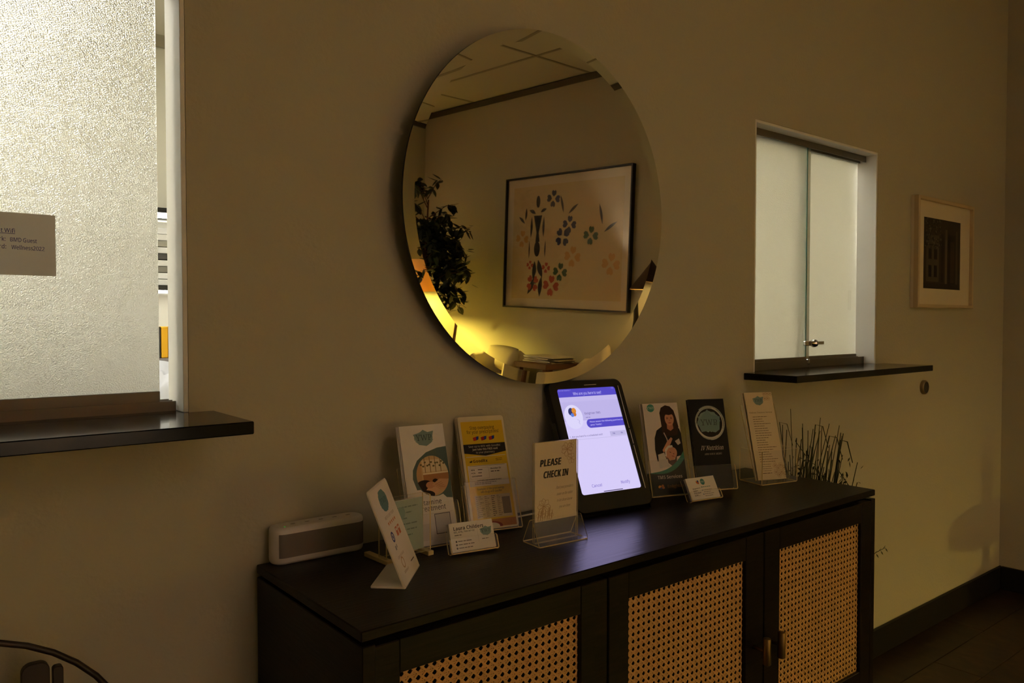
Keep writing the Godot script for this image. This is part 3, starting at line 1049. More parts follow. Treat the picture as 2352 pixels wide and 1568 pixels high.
func print_savings() -> Canvas:
	var c := Canvas.new(420, 1012, C8(232, 218, 180), fonts)
	var yel := C8(232, 194, 42)
	var ink := C8(66, 54, 26)
	c.rect(22, 46, 380, 920, yel)
	c.text("Stop overpaying", 212, 106, 44, ink, "sans", 0.5, 0, 0, 222)
	c.text("for your prescriptions!", 214, 144, 44, ink, "sans", 0.5, 0, 0, 292)
	for k in 3:
		var x := 142 + k * 72
		c.poly([Vector2(x - 26, 196), Vector2(x + 4, 188), Vector2(x + 4, 222), Vector2(x - 22, 226)], C8(196, 52, 36))
		c.poly([Vector2(x + 4, 188), Vector2(x + 28, 184), Vector2(x + 24, 212), Vector2(x + 4, 222)], C8(40, 70, 150))
	c.poly([Vector2(22, 254), Vector2(402, 254), Vector2(402, 334), Vector2(212, 366), Vector2(22, 334)], C8(48, 42, 34))
	c.text("Save up to 80% with GoodRx!", 212, 276, 25, C8(225, 212, 180), "sans", 0.5, 0, 0, 290)
	c.text("Just take this FREE card", 212, 304, 25, C8(225, 212, 180), "bold", 0.5, 0, 0, 230)
	c.text("to your pharmacy", 212, 332, 25, C8(225, 212, 180), "sans", 0.5, 0, 0, 170)
	c.rect(34, 366, 356, 268, C8(236, 226, 204))
	c.rect(34, 372, 356, 76, yel)
	c.poly([Vector2(60, 420), Vector2(60, 408), Vector2(72, 408), Vector2(78, 398), Vector2(82, 410), Vector2(78, 420)], ink)
	c.text("GoodRx", 90, 410, 36, ink, "bold", 0.0)
	c.bars(296, 396, 84, 2, 14, 4, ink, 3)
	c.rect(52, 452, 320, 2, ink)
	c.rect(50, 470, 170, 96, C8(190, 178, 150)); c.rect(52, 472, 166, 92, C8(238, 228, 208))
	for k in 3:
		c.text(["BIN", "PCN", "GROUP"][k], 62, 488 + k * 28, 18, ink, "bold", 0.0)
		c.bars(122, 484 + k * 28, 46, 1, 1, 6, ink, 6 + k)
	c.text("Member ID", 236, 484, 18, ink, "bold", 0.0)
	c.bars(236, 506, 90, 1, 1, 7, ink, 12)
	c.text("CUSTOMER AND PHARMACIST HELP", 212, 584, 13, ink, "bold")
	c.bars(80, 600, 280, 2, 13, 4, ink, 15)
	c.text("Examples of the great savings", 216, 660, 24, ink, "sans", 0.5, 0, 0, 240)
	c.text("with drugs with GoodRx!", 216, 686, 24, ink, "sans", 0.5, 0, 0, 190)
	c.rect(62, 716, 316, 200, C8(222, 204, 150))
	c.rect(300, 744, 72, 146, C8(150, 132, 90))
	for k in 11:
		c.bars(70, 726 + k * 17, 66, 1, 1, 4, ink, 40 + k)
		c.bars(146, 726 + k * 17, 50, 1, 1, 4, C8(110, 96, 60), 60 + k)
		c.bars(206, 726 + k * 17, 40, 1, 1, 5, ink, 80 + k)
		c.bars(256, 726 + k * 17, 40, 1, 1, 4, C8(110, 96, 60), 90 + k)
		c.rect(62, 737 + k * 17, 316, 1, C8(150, 132, 90))
	c.rect(22, 930, 380, 66, C8(190, 128, 58))
	c.oval(180, 990, 96, 44, C8(150, 62, 34))
	c.oval(176, 992, 74, 34, C8(226, 218, 190))
	c.rect(0, 997, 420, 15, C8(232, 218, 180))
	return c

func print_tms() -> Canvas:
	var c := Canvas.new(416, 1098, C8(226, 214, 204), fonts)
	c.oval(92, 56, 44, 48, C8(74, 142, 132))
	c.text("YWP", 92, 56, 40, C8(214, 226, 220), "serif")
	# a therapist bending over a patient
	var hair := C8(52, 30, 24)
	var skin := C8(206, 150, 122)
	var cloth := C8(26, 22, 24)
	c.poly([Vector2(96, 420), Vector2(130, 330), Vector2(210, 276), Vector2(330, 276), Vector2(400, 320), Vector2(416, 380), Vector2(416, 640), Vector2(96, 700), Vector2(84, 560)], cloth)
	c.poly([Vector2(196, 300), Vector2(190, 120), Vector2(214, 56), Vector2(268, 28), Vector2(322, 44), Vector2(362, 96), Vector2(382, 190), Vector2(396, 300), Vector2(372, 396), Vector2(330, 404), Vector2(236, 408), Vector2(190, 380)], hair)
	c.poly([Vector2(262, 250), Vector2(330, 250), Vector2(334, 316), Vector2(296, 344), Vector2(258, 316)], C8(186, 128, 102))
	c.oval(298, 196, 54, 84, skin)
	c.poly([Vector2(236, 180), Vector2(244, 112), Vector2(300, 96), Vector2(354, 116), Vector2(362, 178), Vector2(336, 142), Vector2(300, 150), Vector2(262, 142)], hair)
	for s in [-1, 1]:
		c.oval(298 + s * 24, 194, 12, 4, C8(70, 42, 36))
		c.oval(298 + s * 24, 180, 14, 3, C8(80, 50, 40))
	c.poly([Vector2(294, 196), Vector2(302, 196), Vector2(308, 226), Vector2(290, 226)], C8(190, 134, 108))
	c.oval(298, 246, 20, 6, C8(156, 78, 72))
	c.path([Vector2(212, 360), Vector2(240, 440), Vector2(250, 520)], 12, C8(190, 170, 158))
	c.poly([Vector2(236, 470), Vector2(290, 420), Vector2(306, 440), Vector2(276, 500), Vector2(250, 540), Vector2(180, 600), Vector2(170, 570)], skin)
	c.poly([Vector2(330, 470), Vector2(384, 440), Vector2(396, 500), Vector2(360, 520)], C8(200, 190, 186))
	c.poly([Vector2(110, 620), Vector2(186, 600), Vector2(210, 720), Vector2(240, 772), Vector2(110, 786)], C8(206, 200, 196))
	c.oval(268, 618, 66, 82, skin, 0.45)
	c.poly([Vector2(194, 640), Vector2(200, 560), Vector2(240, 520), Vector2(290, 516), Vector2(296, 540), Vector2(244, 548), Vector2(214, 590), Vector2(210, 650)], C8(226, 220, 214))
	c.poly([Vector2(212, 650), Vector2(240, 700), Vector2(300, 690), Vector2(330, 640), Vector2(322, 712), Vector2(262, 764), Vector2(220, 726)], C8(80, 52, 40))
	c.oval(258, 600, 12, 4, C8(80, 50, 42), 0.5)
	c.oval(296, 622, 9, 4, C8(80, 50, 42), 0.5)
	c.oval(286, 650, 16, 5, C8(166, 92, 82), 0.4)
	var arc := []
	for i in 15:
		var t := i / 14.0
		arc.append(Vector2(lerpf(0, 416, t), 832 - 30 * t - 210 * t * t * t))
	var p := arc.duplicate()
	for i in range(14, -1, -1):
		p.append(arc[i] + Vector2(0, 8 + 84 * i / 14.0))
	c.poly(p, C8(66, 128, 112))
	var q := []
	for i in 15:
		q.append(arc[i] + Vector2(0, 8 + 84 * i / 14.0))
	q.append(Vector2(416, 1098)); q.append(Vector2(0, 1098))
	c.poly(q, C8(20, 17, 18))
	c.text("TMS Services", 72, 892, 56, C8(226, 216, 206), "bold", 0.0, 0, 0, 290)
	c.oval(84, 1000, 18, 18, C8(224, 158, 54)); c.oval(118, 990, 15, 15, C8(196, 120, 60)); c.oval(124, 1012, 16, 15, C8(190, 116, 70)); c.oval(94, 1016, 13, 10, C8(60, 80, 150))
	c.text("Enlighten", 176, 1002, 48, C8(176, 112, 56), "sans", 0.0, 0, 0, 190)
	return c

func print_iv() -> Canvas:
	var c := Canvas.new(416, 944, C8(22, 19, 18), fonts)
	var r := RandomNumberGenerator.new()
	r.seed = 8
	for k in 26:
		var rr := 162.0 + r.randf_range(-16, 10)
		var p := []
		var t0 := r.randf_range(0, TAU)
		for i in 14:
			var t: float = t0 + i * 0.16
			p.append(Vector2(222 + cos(t) * rr * 1.02, 256 + sin(t) * rr * 1.06))
		c.path(p, r.randf_range(3, 13), [C8(206, 204, 192), C8(180, 186, 176), C8(150, 160, 152)][k % 3])
	c.blob(214, 240, 128, 112, C8(126, 152, 148), 0.07, 12)
	c.poly([Vector2(80, 250), Vector2(150, 170), Vector2(210, 110), Vector2(250, 170), Vector2(350, 190), Vector2(330, 330), Vector2(280, 360), Vector2(200, 340), Vector2(120, 350)], C8(112, 140, 138))
	c.text("YWP", 214, 250, 86, C8(66, 76, 74), "serif")
	c.oval(300, 268, 10, 16, C8(90, 112, 108))
	c.text("IV Nutrition", 222, 520, 62, C8(224, 214, 198), "serif", 0.5, 0.28, 0, 262)
	c.text("AND SHOT MENU", 224, 584, 26, C8(180, 170, 154), "serif", 0.5, 0, 0, 204)
	return c

func print_menu() -> Canvas:
	var c := Canvas.new(400, 1000, C8(226, 208, 168), fonts)
	logo(c, 190, 96, 72, 0.3)
	c.text("Wellness Treatment Services", 196, 236, 24, C8(120, 96, 64), "serif", 0.5, 0.2)
	c.bars(70, 282, 270, 20, 27.0, 6, C8(112, 88, 58), 5)
	c.bars(90, 826, 140, 4, 24, 5, C8(112, 88, 58), 9)
	c.bars(80, 924, 170, 1, 1, 8, C8(112, 88, 58), 10)
	var br := C8(150, 104, 66)
	for k in 8:
		petals(c, 270 + (k % 4) * 40, 846 + (k / 4) * 76 + (k % 2) * 30, 34, 6, br, 30 + k)
	for k in 5:
		petals(c, 290 + (k % 3) * 44, 18 + (k / 3) * 56, 30, 6, br, 50 + k)
	return c

func print_checkin() -> Canvas:
	var c := Canvas.new(460, 690, C8(232, 214, 178), fonts)
	for o in [-2.5, 0.0, 2.5]:
		c.text("PLEASE", 58 + o, 184, 82, C8(24, 20, 18), "bold", 0.0, 0.12, 0.0, 224)
		c.text("CHECK IN", 94 + o, 288, 82, C8(24, 20, 18), "bold", 0.0, 0.12, 0.0, 268)
	var w := C8(112, 88, 62)
	for k in 4:
		c.text(["Find your provider's", "name on the tablet", "to let them know", "you are here"][k], 326, 412 + k * 57, 32, w, "serif", 0.5, 0.35, 0.0, [190, 176, 172, 124][k])
	var br := C8(178, 138, 92)
	petals(c, 352, 84, 66, 7, br, 1)
	petals(c, 398, 168, 50, 6, br, 2)
	petals(c, 400, 40, 38, 6, br, 3)
	petals(c, 96, 560, 70, 8, br, 4)
	petals(c, 60, 640, 50, 6, br, 5)
	petals(c, 158, 640, 46, 6, br, 6)
	for k in 7:
		c.leaf(Vector2(30 + k * 24, 690), Vector2(44 + k * 26 + 12 * sin(k * 2.0), 590 - 20 * (k % 3)), 6, br)
	return c

func print_card(kind: int) -> Canvas:
	var c := Canvas.new(420, 240, C8(232, 226, 214), fonts)
	var ink := C8(58, 50, 44)
	if kind == 0:
		c.text("Laura Childers", 40, 48, 42, ink, "bold", 0.0)
		c.text("MS, APN, PMHNP-BC", 40, 78, 22, ink, "sans", 0.0)
		c.bars(42, 100, 90, 1, 1, 7, C8(110, 100, 90), 3)
		c.bars(66, 152, 170, 3, 28, 7, C8(110, 100, 90), 5)
		for k in 3:
			c.oval(50, 156 + k * 28, 8, 8, ink)
		c.rect(262, 20, 2, 160, C8(190, 182, 170))
		logo(c, 344, 94, 54, 0.34)
		c.bars(296, 156, 96, 1, 1, 6, C8(110, 100, 90), 8)
	else:
		c.oval(150, 52, 13, 16, C8(208, 120, 60)); c.oval(168, 44, 11, 13, C8(70, 90, 160)); c.oval(166, 64, 12, 10, C8(190, 90, 60))
		c.oval(232, 54, 32, 34, C8(72, 130, 122))
		c.text("YWP", 232, 54, 26, C8(222, 226, 220), "serif")
		c.bars(60, 116, 120, 4, 24, 5, ink, 12)
		c.bars(60, 126, 100, 4, 24, 4, C8(120, 112, 104), 13)
		c.bars(206, 108, 120, 1, 1, 6, C8(72, 130, 122), 14)
		c.bars(206, 142, 180, 4, 22, 5, C8(110, 104, 98), 15)
		c.oval(196, 110, 7, 7, C8(72, 130, 122)); c.oval(192, 146, 7, 7, C8(80, 120, 160)); c.oval(192, 190, 7, 7, C8(80, 120, 160))
	return c

func print_review() -> Canvas:
	var c := Canvas.new(440, 680, C8(236, 226, 204), fonts)
	c.blob(220, 110, 92, 80, C8(96, 134, 126), 0.05, 3)
	c.text("YWP", 220, 110, 56, C8(60, 92, 88), "serif")
	c.text("WE'D LOVE YOUR", 230, 222, 30, C8(160, 140, 110), "sans", 0.5, 0.1)
	for k in 5:
		var p := []
		for i in 10:
			var t := TAU * i / 10 - PI / 2
			p.append(Vector2(150 + k * 40, 268) + Vector2(cos(t), sin(t)) * (18.0 if i % 2 == 0 else 8.0))
		c.poly(p, C8(206, 128, 74))
	c.oval(130, 360, 32, 38, C8(60, 66, 120)); c.oval(130, 360, 20, 24, C8(206, 200, 196)); c.oval(130, 360, 10, 12, C8(60, 66, 120))
	c.rect(96, 420, 26, 30, C8(150, 150, 140)); c.rect(128, 414, 20, 26, C8(176, 170, 156))
	for k in 2:
		c.rect(232 + k * 60, 320, 44, 66, C8(198, 116, 74))
		c.rect(240 + k * 60, 332, 28, 16, C8(236, 226, 204))
	c.text("GIVE US YOUR", 150, 500, 24, C8(150, 120, 84), "sans", 0.5)
	c.oval(140, 550, 34, 40, C8(196, 160, 116)); c.oval(140, 550, 24, 30, C8(236, 226, 204))
	c.text("FEEDBACK", 150, 612, 24, C8(150, 120, 84), "sans", 0.5)
	c.rect(300, 596, 90, 8, C8(110, 90, 64))
	return c

func holder(n: String, label: String, xf: Transform3D, w: float, back: float, lip: float, depth: float, leg := true) -> Node3D:
	var h := thing(n, label, "holder", xf)
	var y0 := -0.003
	sheet("back_panel", h, Transform3D(Basis(), Vector3(0, y0, -depth)), w, back)
	sheet("front_pocket", h, Transform3D(Basis(), Vector3(0, y0, 0.004)), w, lip)
	for s in [-1, 1]:
		sheet("side_wall", h, Transform3D(Basis(Vector3.BACK, Vector3.UP, Vector3.RIGHT), Vector3(s * w / 2, y0, (0.004 - depth) / 2)), depth + 0.004, lip * 0.96)
	sheet("floor_panel", h, Transform3D(Basis(Vector3.RIGHT, Vector3.FORWARD, Vector3.UP), Vector3(0, y0, 0.004)), w, depth + 0.004)
	if leg:
		var inv := xf.affine_inverse()
		var a := Vector3(0, back * 0.55, -depth - 0.002)
		var aw := xf * a
		var bw := Vector3(aw.x, TOP + 0.001, aw.z)
		var nrm := xf.basis.z
		bw -= Vector3(nrm.x, 0, nrm.z).normalized() * 0.012
		var b := inv * bw
		var up := (a - b).normalized()
		sheet("rear_leg", h, Transform3D(Basis(Vector3.RIGHT, up, Vector3.RIGHT.cross(up)), b), w * 0.96, a.distance_to(b))
	return h

func stack(n: String, xf: Transform3D, w: float, h: float, c: Canvas, count: int, gap: float, front: String, rest: String, group: String, skew := 0.0, r := 0.0, rise := 0.0, cat := "leaflet") -> void:
	var m := card_mesh(w, h, 0.0006, r)
	var pm := printed(c.tex())
	var q := RandomNumberGenerator.new()
	q.seed = int(w * 100000) + count
	for k in count:
		var t := xf * Transform3D(Basis(Vector3.BACK, q.randf_range(-0.008, 0.008) if k else 0.0), Vector3(skew * k, rise * k, -gap * k))
		var o := mesh(n, m, [pm, M.paper], self, t)
		tag(o, front if k == 0 else rest % ["second", "third", "fourth", "fifth", "sixth"][k - 1], cat, group)

func build_leaflets() -> void:
	var xf := pose(0.790, 0.122, -5.5, 16.6, TOP + 0.006)
	holder("brochure_holder", "clear acrylic leaflet holder gripping the ketamine treatment leaflets", xf, 0.108, 0.15, 0.078, 0.014)
	stack("ketamine_leaflet", xf, 0.093, 0.222, print_ketamine(), 3, 0.0028, "white leaflet reading Ketamine Treatment with a round photograph, frontmost of its holder", "white ketamine leaflet tucked %s from the front of its holder", "ketamine leaflets", -0.0022)
	xf = pose(0.943, 0.102, -14.0, 21.0, TOP + 0.006)
	holder("brochure_holder", "clear acrylic leaflet holder gripping the yellow prescription savings cards", xf, 0.112, 0.16, 0.098, 0.016)
	stack("savings_card", xf, 0.1016, 0.2286, print_savings(), 5, 0.0026, "yellow prescription savings card, frontmost of the cards in its holder", "yellow prescription savings card tucked %s from the front of its holder", "yellow savings cards", -0.0009, 0.006, 0.0004)
	xf = pose(0.826, 0.191, -10.3, 22.7, TOP + 0.006)
	holder("card_holder", "small clear business card holder in front of the yellow savings cards", xf, 0.093, 0.044, 0.026, 0.012, false)
	stack("business_card", xf, 0.087, 0.0505, print_card(0), 6, 0.0018, "white business card with a bold printed name, frontmost before the savings cards", "white business card, %s from the front before the yellow savings cards", "named business cards", 0.0, 0.001, 0.0, "card")
	xf = pose(1.452, 0.123, -18.5, 15.1, TOP + 0.006)
	holder("brochure_holder", "clear acrylic leaflet holder gripping the leaflets with the dark-haired woman", xf, 0.108, 0.15, 0.085, 0.016)
	stack("therapy_leaflet", xf, 0.0965, 0.218, print_tms(), 5, 0.0028, "leaflet reading TMS Services showing a dark-haired woman, frontmost of its holder", "TMS Services leaflet tucked %s from the front of its holder", "TMS leaflets", -0.0012)
	xf = pose(1.588, 0.149, -24.0, 14.5, TOP + 0.006)
	holder("brochure_holder", "clear acrylic leaflet holder gripping the black IV Nutrition menus", xf, 0.114, 0.16, 0.06, 0.016)
	stack("nutrition_leaflet", xf, 0.098, 0.221, print_iv(), 3, 0.003, "black leaflet reading IV Nutrition under a watercolour disc, frontmost of its holder", "black IV Nutrition leaflet tucked %s from the front of its holder", "IV Nutrition leaflets", -0.0006)
	xf = pose(1.482, 0.201, -8.9, 29.2, TOP + 0.006)
	holder("card_holder", "small clear business card holder in front of the black IV Nutrition leaflet", xf, 0.094, 0.055, 0.022, 0.014, false)
	stack("business_card", xf, 0.088, 0.0515, print_card(1), 4, 0.002, "white business card with two small round logos, frontmost before the black leaflet", "white business card, %s from the front before the black leaflet", "business cards with two logos", 0.0, 0.0, 0.0, "card")
	# price list, set back in a deep clear holder
	xf = pose(1.776, 0.184, -22.0, 17.5, TOP + 0.010)
	stack("service_list", xf, 0.084, 0.228, print_menu(), 2, 0.006, "tall cream printed list of services in the rightmost clear holder", "cream list of services, %s from the front of the rightmost clear holder", "lists of services", -0.004)
	var box := thing("brochure_holder", "deep clear acrylic box holder carrying the tall cream list of services", "holder", pose(1.79, 0.186, -12.0, 0.0, TOP + 0.0012))
	sheet("front_pocket", box, Transform3D(Basis(), Vector3(0, 0, 0.012)), 0.122, 0.085)
	for s in [-1, 1]:
		sheet("side_wall", box, Transform3D(Basis(Vector3.BACK, Vector3.UP, Vector3.RIGHT), Vector3(s * 0.061, 0, -0.028)), 0.078, 0.085)
	sheet("floor_panel", box, Transform3D(Basis(Vector3.RIGHT, Vector3.FORWARD, Vector3.UP), Vector3(0, 0, 0.012)), 0.122, 0.08)
	sheet("back_panel", box, Transform3D(Basis(Vector3.RIGHT, Vector3(0, 0.955, -0.296), Vector3(0, 0.296, 0.955)), Vector3(0, 0.004, -0.012)), 0.118, 0.20)
	# please check in: an upright sheet in a clear prism-footed stand
	var s := thing("sign_stand", "clear acrylic sign stand with a prism foot before the tablet", "sign stand", pose(0.993, 0.222, -4.0, 0.0, TOP + 0.0012))
	sheet("front_sheet", s, Transform3D(Basis(), Vector3(0, 0.0, 0.0022)), 0.104, 0.188)
	sheet("rear_sheet", s, Transform3D(Basis(), Vector3(0, 0.0, -0.0022)), 0.104, 0.188)
	for d in [1.0, -1.0]:
		var ft := Vector3(0, 0.0, 0.026 * d)
		var up := (Vector3(0, 0.044, 0.0045 * d) - ft).normalized()
		sheet("foot_panel", s, Transform3D(Basis(Vector3.RIGHT, up, Vector3.RIGHT.cross(up)), ft), 0.116, Vector3(0, 0.044, 0.0045 * d).distance_to(ft))
	sheet("base_panel", s, Transform3D(Basis(Vector3.RIGHT, Vector3.FORWARD, Vector3.UP), Vector3(0, 0, 0.027)), 0.116, 0.054)
	var ins := mesh("sign_insert", card_mesh(0.1, 0.149, 0.0005), [printed(print_checkin().tex()), M.paper], self, s.transform * Transform3D(Basis(), Vector3(0.001, 0.039, 0.0004)))
	tag(ins, "cream paper sign reading PLEASE CHECK IN with line-drawn flowers", "sign")
	# white bent plate asking for reviews
	var l := thing("review_stand", "glossy white bent-plate stand printed with a green oval mark and small icons", "sign stand", pose(0.669, 0.2355, 47.0, 0.0, TOP))
	var lean := pose(0, 0, 0, 21.5, 0.0)
	var pl := rrect(0.118, 0.162, 0.007, 6, 0.081)
	var g := G.new()
	g.prism(pl, -0.0035, 0, 0.0006)
	obj("upright_plate", g, M.gloss_white, l, lean)
	g = G.new()
	g.prism(rrect(0.118, 0.056, 0.003, 4, 0.028), 0.0, 0.0032, 0.0006)
	obj("foot_plate", g, M.gloss_white, l, Transform3D(Basis(Vector3.RIGHT, Vector3.FORWARD, Vector3.UP), Vector3(0, 0.0, 0.0)))
	g = G.new()
	g.cap(rrect(0.112, 0.156, 0.006, 6, 0.081), 0.0003, true, Rect2(-0.056, 0.003, 0.112, 0.156))
	obj("print", g, printed(print_review().tex(), 0.25), l, lean)
	# small clear stand with a pale green card, behind the white plate
	var a := thing("card_stand", "clear acrylic stand with two thick feet behind the white bent-plate stand", "holder", pose(0.712, 0.134, 3.0, 0.0, TOP))
	for sx in [-0.043, 0.043]:
		bx("foot", Vector3(sx, 0.004, -0.014), Vector3(0.012, 0.008, 0.075), M.edge, a, 0.001)
	sheet("rear_sheet", a, Transform3D(Basis(), Vector3(0, 0.008, -0.006)), 0.092, 0.10)
	sheet("front_sheet", a, Transform3D(Basis(), Vector3(0, 0.008, 0.016)), 0.092, 0.10)
	sheet("side_wall", a, Transform3D(Basis(Vector3.BACK, Vector3.UP, Vector3.RIGHT), Vector3(0.046, 0.008, 0.005)), 0.024, 0.10)
	sheet("side_wall", a, Transform3D(Basis(Vector3.BACK, Vector3.UP, Vector3.RIGHT), Vector3(-0.046, 0.008, 0.005)), 0.024, 0.10)
	var gc := Canvas.new(220, 240, C8(170, 186, 172), fonts)
	gc.bars(20, 30, 170, 7, 26, 6, C8(120, 136, 124), 4)
	gc.oval(60, 60, 30, 30, C8(140, 166, 156))
	var card := mesh("green_card", card_mesh(0.066, 0.092, 0.004), [printed(gc.tex()), M.paper], self, pose(0.720, 0.139, 6.0, 2.0, TOP + 0.010))
	tag(card, "pale green printed card inside the clear stand behind the white plate", "card")

func build_tablet() -> void:
	var base := pose(1.238, 0.154, -8.0, 24.2, TOP)
	var k := thing("tablet_kiosk", "black countertop tablet kiosk with a lit violet check-in screen", "tablet", base)
	var W := 0.2095
	var g := G.new()
	var o := rrect(W, 0.300, 0.019, 8, 0.150)
	# bezel with its window
	var ring := G.new()
	ring.rim(o, o, -0.016, -0.003, true)
	var o2 := rrect(W - 0.005, 0.295, 0.0175, 8, 0.150)
	ring.rim(o, o2, -0.003, 0.0, true)
	var h36 := rrect(0.1635, 0.240, 0.006, 8, 0.160)
	ring.rim(o2, h36, 0.0, 0.0)
	ring.rim(h36, h36, 0.0, -0.0026)
	ring.cap(o, -0.016, false)
	obj("bezel", ring, M.black_plastic, k, Transform3D(Basis(), Vector3(0, 0.0088, 0)))
	var sc := print_screen()
	var sm := mat(Color.BLACK, 0.12)
	sm.emission_enabled = true
	sm.emission_texture = sc.tex()
	sm.emission = Color.BLACK
	sm.emission_energy_multiplier = 1.0
	g = G.new()
	g.cap(rrect(0.1645, 0.241, 0.006, 6, 0.160), -0.0018, true, Rect2(-0.08225, 0.0395, 0.1645, 0.241))
	obj("screen", g, sm, k, Transform3D(Basis(), Vector3(0.0, 0.0088, 0)))
	# bright slits where the case halves meet
	bx("case_seam", Vector3(0.0905, 0.238, 0.0008), Vector3(0.0014, 0.104, 0.0012), M.white_plastic, k)
	bx("case_seam", Vector3(0.0908, 0.166, 0.0010), Vector3(0.0014, 0.034, 0.0014), M.white_plastic, k)
	bx("case_seam", Vector3(0.0905, 0.096, 0.0008), Vector3(0.0014, 0.100, 0.0012), M.white_plastic, k)
	bx("case_seam", Vector3(0.012, 0.2955, 0.0008), Vector3(0.034, 0.0012, 0.0012), M.white_plastic, k)
	bx("side_catch", Vector3(-0.1075, 0.19, -0.008), Vector3(0.006, 0.046, 0.014), M.black_plastic, k, 0.002)
	# wedge under it
	var inv := base.affine_inverse()
	g = G.new()
	var a := 0.92 * W / 2
	var p := [Vector3(0, 0.012, -0.014), Vector3(0, 0.20, -0.014)]
	var w0: Vector3 = base * p[0]
	var w1: Vector3 = base * p[1]
	var nrm := Vector3(base.basis.z.x, 0, base.basis.z.z).normalized()
	var f0 := w0 + nrm * 0.012
	f0.y = TOP + 0.0005
	var f1 := w1
	f1.y = TOP + 0.0005
	var rr := base.basis.x * a
	g.xf = inv
	g.quad(f0 - rr, f0 + rr, w0 + rr, w0 - rr)
	g.quad(w0 - rr, w0 + rr, w1 + rr, w1 - rr)
	g.quad(f1 + rr, f1 - rr, w1 - rr, w1 + rr)
	g.quad(f1 - rr, f1 + rr, f0 + rr, f0 - rr)
	g.face([f0 + rr, f1 + rr, w1 + rr, w0 + rr])
	g.face([f1 - rr, f0 - rr, w0 - rr, w1 - rr])
	obj("stand", g, M.black_plastic, k)
	area("screen_light", base * Transform3D(Basis(Vector3.LEFT, Vector3.UP, Vector3.FORWARD) , Vector3(0.0, 0.168, 0.004)), Vector2(0.16, 0.235), Color(0.80, 0.74, 1.0), SCREEN_LIGHT)
	var c := G.new()
	var pts := []
	for i in 14:
		var t := i / 13.0
		pts.append(Vector3(1.02 + 0.16 * t, TOP + 0.0035 + 0.008 * sin(PI * t) * (1 - t), 0.052 + 0.016 * t + 0.008 * sin(t * 5.0)))
	c.tube(pts, [0.002], 8)
	var cb := obj("charging_cable", c, M.white_plastic)
	tag(cb, "thin pale charging cable running along the wall behind the tablet", "cable")

const SCREEN_LIGHT := 0.025

func print_screen() -> Canvas:
	var c := Canvas.new(660, 1000, C8(206, 196, 244), fonts)
	var hd := C8(84, 74, 196)
	c.rect(0, 300, 660, 700, C8(214, 204, 248))
	c.rect(0, 110, 660, 210, C8(190, 180, 232))
	c.rect(0, 70, 660, 60, C8(196, 186, 236))
	c.rect(0, 0, 660, 82, hd)
	c.text("Who are you here to see?", 330, 52, 40, C8(206, 200, 250), "sans", 0.5, 0, 0, 318)
	c.text("9:14 AM  Mon Nov 7", 20, 16, 15, C8(180, 172, 240), "sans", 0.0)
	c.text("71%", 640, 16, 15, C8(180, 172, 240), "sans", 1.0)
	c.oval(118, 270, 98, 112, C8(222, 216, 250))
	c.rect(0, 316, 660, 80, C8(212, 202, 248))
	c.oval(118, 300, 92, 92, C8(220, 214, 250))
	c.oval(98, 222, 26, 36, C8(52, 56, 110), 0.3); c.oval(134, 216, 24, 28, C8(222, 142, 50)); c.oval(132, 250, 20, 20, C8(206, 122, 50)); c.oval(108, 256, 18, 18, C8(92, 128, 220))
	c.path([Vector2(150, 300), Vector2(172, 318), Vector2(160, 330), Vector2(168, 350)], 3, C8(170, 160, 216))
	c.text("Enlighten TMS", 246, 250, 28, C8(92, 80, 150), "sans", 0.0)
	c.bars(246, 286, 60, 1, 1, 6, C8(130, 120, 180), 2)
	c.rect(274, 308, 386, 84, hd); c.oval(280, 350, 40, 42, hd)
	c.text("Please answer the following questions and then", 278, 334, 19, C8(196, 190, 248), "bold", 0.0)
	c.text("press \"Notify\".", 278, 364, 19, C8(196, 190, 248), "bold", 0.0)
	c.text("1. Are you here for a scheduled visit?", 24, 462, 22, C8(86, 76, 140), "sans", 0.0)
	c.rect(470, 440, 180, 46, C8(190, 182, 226))
	c.text("Yes", 512, 462, 18, C8(92, 84, 160), "bold"); c.text("No", 604, 462, 18, C8(92, 84, 160), "bold")
	c.rect(14, 492, 636, 2, C8(176, 166, 210))
	c.text("Cancel", 182, 926, 38, C8(116, 98, 196))
	c.text("Notify", 500, 926, 38, C8(116, 98, 196))
	c.rect(240, 984, 210, 6, C8(40, 26, 70))
	return c

